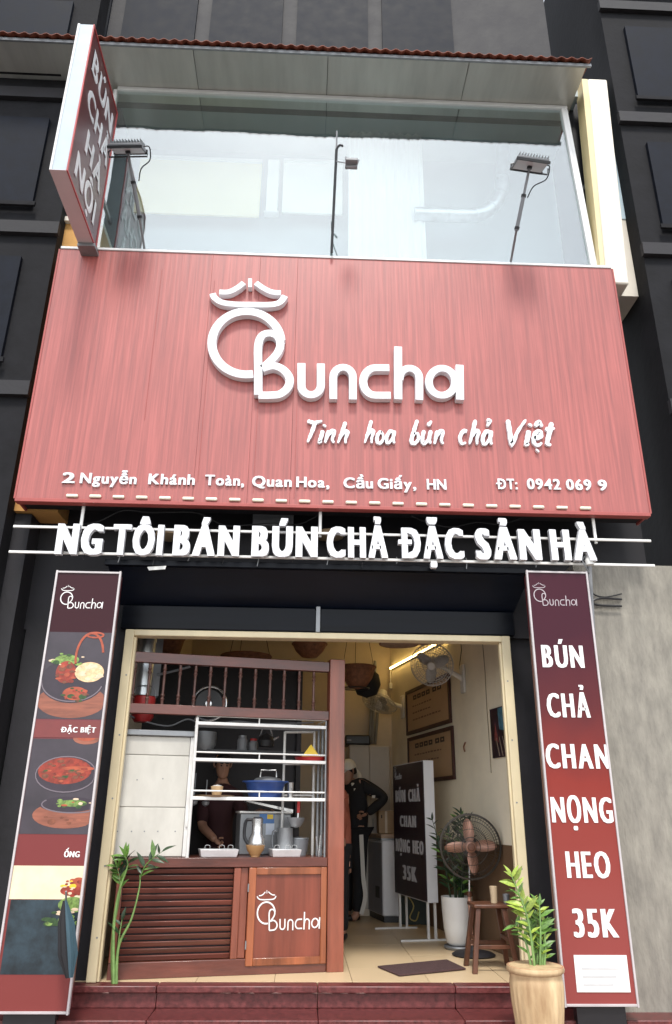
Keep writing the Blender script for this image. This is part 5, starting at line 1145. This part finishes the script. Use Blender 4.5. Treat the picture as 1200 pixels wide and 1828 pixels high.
for (b0, mid, top, n_, ll, kk) in [(a_, b_, c_, int(d_ * 1.3), e_ * .84, f_) for (a_, b_, c_, d_, e_, f_) in (
    ((953, 1715), (942, 1640), (912, 1560), 17, .135, 'gyy'), ((958, 1715), (958, 1650), (928, 1600), 13, .14, 'ggy'), ((962, 1715), (965, 1660), (963, 1612), 15, .13, 'ggy'),
    ((950, 1715), (938, 1680), (918, 1650), 9, .12, 'g'), ((964, 1715), (972, 1680), (976, 1648), 9, .12, 'gy'), ((955, 1715), (949, 1660), (935, 1622), 12, .12, 'gg'), ((960, 1715), (962, 1690), (952, 1660), 8, .11, 'gy'), ((968, 1716), (974, 1692), (972, 1670), 6, .10, 'gy'))]:
    dy = r_.uniform(-.06, .08)
    p0 = Vector((P(b0[0], 1712, Yp).x, Yp + dy * .5, z0)); zz_stem(pp, [p0, pst(mid[0], mid[1], dy), pst(top[0], top[1], dy * 1.5)], .011, n_, ll, kk, r_, .25)
# left plant, three pale stems at the counter front
lp = thing('leggy_plant', 'pale green stems with leafy tops standing in front of the louvred counter', 'plant', onZ(205, 1753, 0))
g0 = onZ(203, 1756, .0); Yl = g0.y; r_ = random.Random(9)
def ls(px, py, dy=0): return P(px, py, Yl + dy)
zz_stem(lp, [g0, ls(203, 1660), ls(212, 1595), ls(228, 1545, -.03), ls(222, 1528, -.06)], .015, 13, .15, 'dgg', r_, .66)
zz_stem(lp, [g0 + Vector((.02, 0, 0)), ls(212, 1690), ls(235, 1640), ls(249, 1585), ls(250, 1562)], .013, 1, .03, 'g', r_, .9)
zz_stem(lp, [ls(250, 1570), ls(258, 1548), ls(272, 1533), ls(290, 1520)], .006, 11, .13, 'dgg', r_, .05, M_leaf)
zz_stem(lp, [g0 + Vector((-.01, .01, 0)), ls(200, 1680, .02), ls(210, 1620, .02), ls(216, 1580, .0), ls(208, 1545)], .010, 11, .15, 'dgg', r_, .7)
zz_stem(lp, [ls(210, 1700, .02), ls(214, 1665, .02), ls(218, 1642, .02)], .008, 5, .12, 'dg', r_, .2)
# white pot with dark plant inside
wb = onZ(820, 1694, 0); t = thing('white_planter', 'tall tapered white ceramic planter behind the stool', 'pot', wb)
kp = (onP(821, 1690, wb, (0, 1, 0)) - onP(820, 1690, wb, (0, 1, 0))).x; hw = onP(820, 1600, wb, (0, 1, 0)).z
MB().lathe(wb, [(17 * kp, .035), (22 * kp, .06), (26 * kp, hw * .4), (28 * kp, hw * .75), (28.5 * kp, hw), (27 * kp, hw), (26 * kp, hw - .05), (0, hw - .05)], 36).build('pot_wall', M_potw, t, smooth=60)
MB().lathe(wb, [(24 * kp, 0), (27 * kp, .02), (26 * kp, .032), (0, .03)], 28).build('saucer', M_dullsteel, t)
ip = thing('indoor_plant', 'dark green leafy plant growing in the tall white planter', 'plant', wb + Vector((0, 0, hw - .05))); r_ = random.Random(3)
for k in range(13):
    a = r_.uniform(0, 6.28); e = Vector((math.cos(a), math.sin(a) * .6, 0)); p0 = wb + Vector((0, 0, hw - .05)) + e * .06; sp = r_.uniform(.05, .17); hh = r_.uniform(.45, .85)
    zz_stem(ip, [p0, p0 + e * sp * .4 + Vector((0, 0, hh * .5)), p0 + e * sp + Vector((.0, .05, hh))], .009, 15, .12, 'dddg', r_, .2, M_leafd)
# pedestal fan
fb = onZ(846, 1706, 0); t = thing('pedestal_fan', 'pedestal fan with copper blades in front of the white planter', 'fan', fb)
fcn = onP(840, 1511, fb + Vector((0, -.05, 0)), (0, 1, 0)); kf = (onP(841, 1511, fb, (0, 1, 0)) - onP(840, 1511, fb, (0, 1, 0))).x; r_f = 53 * kf
MB().lathe(fb, [(.19, 0), (.2, .012), (.17, .03), (.05, .045), (.03, .08), (0, .08)], 32).build('base', M_darkwall, t)
MB().tube([fb + Vector((0, .06, .05)), Vector((fb.x, fb.y + .06, fcn.z * .55))], .017, 12).build('pole', M_copper, t); MB().tube([Vector((fb.x, fb.y + .06, fcn.z * .53)), Vector((fcn.x + .01, fb.y + .06, fcn.z - .05))], .012, 12).build('pole', M_steel, t)
MB().tube([Vector((fb.x, fb.y + .06, fcn.z * .52)), Vector((fb.x, fb.y + .06, fcn.z * .57))], .024, 12).build('collar', M_darkwood, t)
ax = Vector((-.12, -1, -.05)).normalized(); q = ax.to_track_quat('Z', 'Y').to_matrix()
MB().lathe(fcn, [(0, -.24), (.06, -.23), (.085, -.14), (.08, -.06), (.04, -.05), (0, -.05)], 20, q).build('motor', M_darkwall, t)
cg = MB()
for rr, z, w in ((1, 0, .008), (.97, .035, .004), (.8, .06, .003), (.55, .075, .003), (.3, .082, .004), (.9, -.05, .003), (.6, -.07, .003), (.98, -.02, .006)):
    cg.tube([fcn + q @ Vector((rr * r_f * math.cos(2 * math.pi * k / 44), rr * r_f * math.sin(2 * math.pi * k / 44), z)) for k in range(44)], w, 5, closed=True)
for k in range(64):
    a = 2 * math.pi * k / 64; e = Vector((math.cos(a), math.sin(a), 0)); e2 = Vector((math.cos(a + .25), math.sin(a + .25), 0))
    for s_ in (1, -1): cg.tube([fcn + q @ (e * r_f * .16 + Vector((0, 0, .082 * s_))), fcn + q @ (e2 * r_f * .6 + Vector((0, 0, .072 * s_))), fcn + q @ (e2 * r_f * .99 + Vector((0, 0, .01 * s_)))], .0014, 3)
cg.build('cage', mat('bronze_wire', (.07, .06, .05), .4, metal=.5), t)
for k, a in enumerate((95, 3, 278, 183)): fan_blade(fcn, q, r_f * .86, a, M_copper, t, .23)
MB().lathe(fcn, [(0, .05), (.03, .048), (.055, .03), (.055, -.02)], 22, q).build('hub', M_copper, t)
MB().lathe(fcn, [(0, .092), (.03, .09), (.035, .084)], 18, q).build('badge', M_darkwood, t)
# stool
s0 = onZ(858, 1738, 0); zse = onP(870, 1612, s0 + Vector((.1, .15, 0)), (0, 1, 0)).z
xm0 = onP(846, 1615, s0, (0, 1, 0)).x; xm1 = onP(912, 1615, s0, (0, 1, 0)).x
sc = Vector(((xm0 + xm1) / 2 + .0, s0.y + .17, 0)); hs_ = .15
t = thing('wooden_stool', 'dark brown wooden stool with splayed legs carrying a cup and a jar', 'stool', sc)
MB().box((sc.x - hs_, sc.y - hs_, zse - .03), (sc.x + hs_, sc.y + hs_, zse)).build('seat', M_darkwood, t, bev=.008)
for sx in (-1, 1):
    for sy in (-1, 1):
        MB().prism([sc + Vector((sx * (hs_ + .03) + a, sy * (hs_ + .03) + b, 0)) for a, b in ((-.02, -.02), (.02, -.02), (.02, .02), (-.02, .02))], Vector((-sx * .07, -sy * .07, zse - .031))).build('leg', M_darkwood, t, bev=.004)
for sy in (-1, 1): MB().box((sc.x - hs_ + .0, sc.y + sy * .135 - .012, .17), (sc.x + hs_ - .0, sc.y + sy * .135 + .012, .2)).build('stretcher', M_darkwood, t, bev=.003)
for sx in (-1, 1): MB().box((sc.x + sx * .135 - .012, sc.y - hs_, .22), (sc.x + sx * .135 + .012, sc.y + hs_, .25)).build('stretcher', M_darkwood, t, bev=.003)
for k, (px, h_, r0_, m, lb_) in enumerate(((881, .13, .034, mat('bamboo_cup', (.5, .38, .24), .6), 'tall tan cup on the stool seat'), (903, .07, .03, M_dullsteel, 'small grey jar on the right of the stool seat'))):
    c0 = Vector((onP(px, 1605, sc, (0, 1, 0)).x, sc.y - .02, zse + .001)); tt = thing('cup' if k == 0 else 'small_jar', lb_, 'cup' if k == 0 else 'jar', c0)
    MB().lathe(c0, [(r0_ * .8, 0), (r0_, h_), (r0_ * .93, h_), (r0_ * .7, .01), (0, .01)], 20).build('cup_wall' if k == 0 else 'jar_wall', m, tt)
    MB().lathe(c0 + Vector((0, 0, h_ * .8)), [(r0_ * .9, 0), (0, .004)], 14).build('contents' if k == 0 else 'lid', M_whitepl, tt)

# =================================================================== PEOPLE
def skinned(name, joints, edges, m, parent, root=0, sub=2):
    me = bpy.data.meshes.new(name); o_ = wloc(parent)
    me.from_pydata([Vector(j[:3]) - o_ for j in joints], edges, []); o = bpy.data.objects.new(name, me); COL.objects.link(o); o.parent = parent
    sk = o.modifiers.new('skin', 'SKIN'); sk.use_smooth_shade = True
    for i, j in enumerate(joints):
        r = j[3]; me.skin_vertices[0].data[i].radius = (r, j[4] if len(j) > 4 else r); me.skin_vertices[0].data[i].use_root = (i == root)
    sb = o.modifiers.new('sub', 'SUBSURF'); sb.levels = sb.render_levels = sub; me.materials.append(m); return o
def chain(*js): return list(js), [(i, i + 1) for i in range(len(js) - 1)]
def hand(parent, w, d, side, m=None, curl=.5, s=1.0, n=None):
    # palm and five separate fingers growing from the wrist w in direction d
    w, d = Vector(w), Vector(d).normalized(); n = Vector(n or (0, -1, 0)); n = (n - d * n.dot(d)).normalized(); u = d.cross(n).normalized() * side
    k = .085 * s; J = [(*w, .024 * s), (*(w + d * k * .5), .034 * s, .018 * s), (*(w + d * k), .036 * s, .016 * s)]
    h = skinned('hand', J, [(0, 1), (1, 2)], m or M_skin, parent, 0, 2)
    for i, L in enumerate((.068, .078, .072, .055)):
        b = w + d * k * .9 + u * (.027 - .018 * i) * s; e1 = b + d * L * .5 * s + n * curl * .012 * s; e2 = b + d * L * .85 * s + n * curl * .04 * s
        f = skinned('finger', [(*b, .0095 * s), (*e1, .0088 * s), (*e2, .007 * s)], [(0, 1), (1, 2)], m or M_skin, h if False else parent, 0, 1)
    b = w + d * k * .3 + u * .03 * s; skinned('thumb', [(*b, .012 * s), (*(b + d * .035 * s + u * .022 * s), .0105 * s), (*(b + d * .065 * s + u * .026 * s + n * .01 * s), .008 * s)], [(0, 1), (1, 2)], m or M_skin, parent, 0, 1)
def head(parent, c, face, s=1.0, cap=None, hair=True):
    # c head centre, face = facing direction (may tilt)
    c = Vector(c); f = Vector(face).normalized(); up = (Vector((0, 0, 1)) - f * f.z).normalized(); l = up.cross(f).normalized()
    B = frame(c, l, f, up); mb = MB(B); n = 28; rings = []
    prof = [(-.125, .0, .02), (-.118, .034, .055), (-.095, .052, .05), (-.06, .062, .03), (-.02, .070, .012), (.02, .076, .0), (.06, .076, -.006), (.09, .064, -.008), (.112, .040, -.008), (.122, .0, -.008)]
    vs = []
    for z, r, off in prof:
        for k in range(n):
            a = 2 * math.pi * k / n; x = r * math.cos(a); y = r * 1.18 * math.sin(a) + off
            fr_ = max(0, math.sin(a))
            if fr_ > .2:
                y -= .006 * math.exp(-((z - .012) / .018) ** 2) * (1 if abs(x) > .015 else 0)          # eye sockets
                y += .024 * math.exp(-((z + .028) / .02) ** 2) * math.exp(-(x / .012) ** 2) + .012 * math.exp(-((z + .005) / .025) ** 2) * math.exp(-(x / .01) ** 2)   # nose
                y += .006 * math.exp(-((z + .068) / .01) ** 2) * math.exp(-(x / .025) ** 2)             # lips
            vs.append((x * s, y * s, z * s))
    m_ = len(prof); mb.add(vs, [(i * n + k, i * n + (k + 1) % n, (i + 1) * n + (k + 1) % n, (i + 1) * n + k) for i in range(m_ - 1) for k in range(n)])
    h = mb.build('head', M_skin, parent, smooth=80)
    for sx in (-1, 1):
        MB(B).lathe((sx * .028 * s, .083 * s, .012 * s), [(0, -.009), (.008, -.004), (.009, .0), (.006, .006), (0, .009)], 10).build('eye', M_hair, h)
        MB(B).tube([(sx * .015 * s, .093 * s, .034 * s), (sx * .042 * s, .084 * s, .034 * s)], .0035, 5).build('eyebrow', M_hair, h)
        MB(B).tube(cr([(sx * .075 * s, .0, .03 * s), (sx * .09 * s, -.008, .02 * s), (sx * .086 * s, -.002, -.012 * s), (sx * .072 * s, .006, -.03 * s)], 3), .009 * s, 6).build('ear', M_skin, h)
    MB(B).tube([(-.022 * s, .098 * s, -.066 * s), (0, .103 * s, -.064 * s), (.022 * s, .098 * s, -.066 * s)], .0035, 5).build('mouth', mat('lip', (.28, .08, .07), .5), h)
    def shell(name, m, r_, z0, front, parent_):
        vs = []; K = 9
        for i in range(K):
            f2 = i / (K - 1); ang = f2 * math.pi / 2
            for k in range(n):
                a = 2 * math.pi * k / n; zlo = z0 + (front if math.sin(a) > .15 else 0) * min(1, math.sin(a) * 1.6)
                z = zlo + (.135 - zlo) * math.sin(ang); r = r_ * math.cos(ang) ** .7
                vs.append((r * math.cos(a) * s, (r * 1.16 * math.sin(a) - .008) * s, z * s))
        MB(B).add(vs, [(i * n + k, i * n + (k + 1) % n, (i + 1) * n + (k + 1) % n, (i + 1) * n + k) for i in range(K - 1) for k in range(n)]).build(name, m, parent_, smooth=80)
    if hair: shell('hair', M_hair, .083, -.045 if cap else -.055, .09, h)
    if cap:
        shell('cap', cap, .092, .022, .012, h)
        vs = [(.0, 0, 0)]; pts = [((.078 * math.cos(R(a))) * s, (.072 + .082 * math.sin(R(a))) * s, (.032 - .02 * math.sin(R(a))) * s) for a in range(0, 181, 15)]
        pts2 = [(.078 * math.cos(R(a)) * s, (.06 + .03 * math.sin(R(a))) * s, .04 * s) for a in range(180, -1, -15)]
        MB(B).prism(pts + pts2, (0, 0, .006)).build('cap_brim', cap, h)
    return h
# person in the cap, leaning forward, arm akimbo
f0 = onZ(640, 1643, 0); kY = f0.y
def pz(px, py, dy=0): return P(px, py, kY + dy)
X = lambda px, py, dy=0: tuple(pz(px, py, dy))
t = thing('person', 'person in a pale cap and black tracksuit with white stripe, one hand on the hip', 'person', f0)
hipL = pz(640, 1488, -.08); hipR = pz(628, 1488, .12); neck = pz(634, 1404); 
J = [X(634, 1478) + (.14, .12), X(640, 1440) + (.135, .11), X(638, 1412) + (.12, .10), X(630, 1398) + (.06,), X(626, 1388) + (.052,)]
leg1 = [tuple(hipL) + (.10,), X(642, 1560, -.1) + (.068,), X(638, 1632, -.1) + (.05,), X(628, 1641, -.14) + (.045,)]
leg2 = [tuple(hipR) + (.10,), X(625, 1560, .12) + (.068,), X(620, 1630, .12) + (.05,), X(612, 1640, .1) + (.045,)]
sh1 = X(650, 1402, -.12) + (.07,); el1 = X(690, 1424, -.18) + (.052,); wr1 = X(655, 1453, -.22) + (.036,)
sh2 = X(622, 1408, .14) + (.07,); el2 = X(606, 1445, .1) + (.05,); wr2 = X(596, 1475, -.02) + (.036,)
V = J + leg1 + leg2 + [sh1, el1, wr1, sh2, el2, wr2]
E_ = [(0, 1), (1, 2), (2, 3), (3, 4), (0, 5), (5, 6), (6, 7), (7, 8), (0, 9), (9, 10), (10, 11), (11, 12), (2, 13), (13, 14), (14, 15), (2, 16), (16, 17), (17, 18)]
skinned('body', V, E_, M_skin, t)
top = lambda j, k=1.12: tuple(j[:3]) + tuple(x * k + .008 for x in j[3:])
V2 = [X(636, 1497) + (.175, .15)] + [top(j, 1.25) for j in J[1:3]] + [tuple(J[3][:3]) + (.08,)] + [top(j, 1.3) for j in (sh1, el1, wr1, sh2, el2, wr2)]
skinned('jacket', V2, [(0, 1), (1, 2), (2, 3), (2, 4), (4, 5), (5, 6), (2, 7), (7, 8), (8, 9)], M_blackcl, t)
V3 = [X(634, 1472) + (.165, .14)] + [top(j, 1.25) for j in leg1[:3]] + [top(j, 1.25) for j in leg2[:3]]
skinned('trousers', V3, [(0, 1), (1, 2), (2, 3), (0, 4), (4, 5), (5, 6)], M_blackcl, t)
hp_ = [pz(645, 1490, -.20), pz(647, 1530, -.20), pz(649, 1570, -.19), pz(652, 1600, -.18), pz(645, 1632, -.18)]
MB().ribbon([Vector((p.x, p.z)) for p in cr(hp_, 5)], .05, 0, .012, fr=lambda u, v, z: (u, kY - .205 + z, v)).build('trouser_stripe', M_whitecl, t)
for a, dy in ((leg1, -.12), (leg2, .1)):
    f = Vector(a[2][:3]); g = Vector(a[3][:3]); g.z = .035; f.z = .045
    skinned('shoe', [(f.x + .04, f.y, .05, .045), (f.x - .04, f.y, .045, .048, .04), (g.x - .08, g.y, .032, .04, .03)], [(0, 1), (1, 2)], M_blackpl, t)
MB().tube(cr([pz(636, 1376, .02), pz(642, 1386, -.06), pz(637, 1398, -.1), pz(628, 1402, -.1)], 4), .028, 8).build('collar', M_whitecl, t, smooth=70)
MB().cbox(pz(634, 1411, -.16), (.03, .012, .05)).build('chest_badge', M_whitecl, t); MB().cbox(pz(667, 1422, -.25), (.04, .012, .03)).build('sleeve_badge', M_whitecl, t)
hand(t, wr1[:3], (pz(643, 1458, -.24) - Vector(wr1[:3])), 1, curl=.6); hand(t, wr2[:3], (-.3, -.2, -.9), -1)
head(t, pz(622, 1377, -.02), (-.75, -.5, -.42), 1.12, cap=M_whitecl, hair=True)
# person in the orange brown coat, mostly behind the post
f1 = onZ(611, 1678, 0); kY2 = f1.y
def pz(px, py, dy=0): return P(px, py, kY2 + dy)
t = thing('person', 'person in an orange brown coat and black trousers half hidden by the wooden post', 'person', f1)
J = [X(598, 1520) + (.15, .13), X(599, 1460) + (.145, .12), X(600, 1425) + (.13, .11), X(597, 1405) + (.06,), X(595, 1396) + (.05,)]
leg1 = [X(604, 1528, -.08) + (.1,), X(609, 1600, -.08) + (.065,), X(612, 1665, -.06) + (.045,), X(608, 1674, -.14) + (.04,)]
leg2 = [X(594, 1528, .1) + (.1,), X(594, 1600, .1) + (.065,), X(594, 1662, .1) + (.045,), X(588, 1672, .05) + (.04,)]
sh1 = X(610, 1424, -.06) + (.065,); el1 = X(616, 1478, -.02) + (.052,); wr1 = X(622, 1535, -.06) + (.034,)
sh2 = X(588, 1424, .08) + (.065,); el2 = X(580, 1475, .05) + (.05,); wr2 = X(580, 1515, -.1) + (.034,)
skinned('body', J + leg1 + leg2 + [sh1, el1, wr1, sh2, el2, wr2], E_, M_skin, t)
V2 = [top(J[0], 1.2), top(J[1], 1.15), top(J[2]), tuple(J[3][:3]) + (.07,)] + [top(j, 1.2) for j in (sh1, el1)] + [X(620, 1522, -.05) + (.05,)] + [top(j) for j in (sh2, el2, wr2)]
skinned('coat', V2, [(0, 1), (1, 2), (2, 3), (2, 4), (4, 5), (5, 6), (2, 7), (7, 8), (8, 9)], M_orangecl, t)
skinned('trousers', [X(600, 1528) + (.14, .12)] + [top(j, 1.2) for j in leg1[:3]] + [top(j, 1.2) for j in leg2[:3]], [(0, 1), (1, 2), (2, 3), (0, 4), (4, 5), (5, 6)], M_blackcl, t)
for a in (leg1, leg2):
    f = Vector(a[2][:3]); g = Vector(a[3][:3]); skinned('shoe', [(f.x + .03, f.y + .03, .05, .042), (f.x, f.y - .03, .045, .045, .038), (g.x, g.y - .09, .032, .038, .028)], [(0, 1), (1, 2)], M_blackpl, t)
hand(t, wr1[:3], (-.05, -.1, -1), 1); hand(t, wr2[:3], (-.4, -.5, -.4), -1)
head(t, pz(592, 1377, -.02), (-.8, -.5, -.35), 1.0)
# cook behind the counter
kb = FC @ Vector((C(400, 1400, 1.15).x, 1.15, 0)); kY3 = kb.y
def pz(px, py, dy=0): return P(px, py, kY3 + dy)
t = thing('person', 'cook in a dark maroon shirt reaching across the counter behind the rack', 'person', kb)
hx = pz(400, 1362); 
J = [X(392, 1560) + (.16, .12), X(392, 1490) + (.15, .115), X(394, 1425) + (.15, .11), X(397, 1395) + (.06,), X(398, 1384) + (.05,)]
leg1 = [X(405, 1580) + (.1,), X(407, 1660) + (.07,), (pz(407, 1660).x, kY3, .1, .05), (pz(407, 1660).x, kY3 - .1, .05, .045)]
leg2 = [X(378, 1580) + (.1,), X(376, 1660) + (.07,), (pz(376, 1660).x, kY3, .1, .05), (pz(376, 1660).x, kY3 - .1, .05, .045)]
sh1 = X(424, 1425, -.05) + (.065,); el1 = X(438, 1465, -.2) + (.048,); wr1 = X(470, 1447, -.42) + (.034,)
sh2 = X(366, 1425, -.05) + (.065,); el2 = X(360, 1475, -.15) + (.048,); wr2 = X(385, 1500, -.4) + (.034,)
skinned('body', J + leg1 + leg2 + [sh1, el1, wr1, sh2, el2, wr2], E_, M_skin, t)
skinned('shirt', [top(j) for j in J[:3]] + [tuple(J[3][:3]) + (.07,)] + [top(j) for j in (sh1, el1)] + [top(j) for j in (sh2, el2)], [(0, 1), (1, 2), (2, 3), (2, 4), (4, 5), (2, 6), (6, 7)], M_marooncl, t)
skinned('trousers', [top(J[0])] + [top(j, 1.2) for j in leg1[:3]] + [top(j, 1.2) for j in leg2[:3]], [(0, 1), (1, 2), (2, 3), (0, 4), (4, 5), (5, 6)], M_blackcl, t)
hand(t, wr1[:3], (.8, -.4, -.2), 1); hand(t, wr2[:3], (.5, -.6, -.3), -1)
head(t, pz(398, 1364, -.03), (.25, -.85, -.35), 1.0)
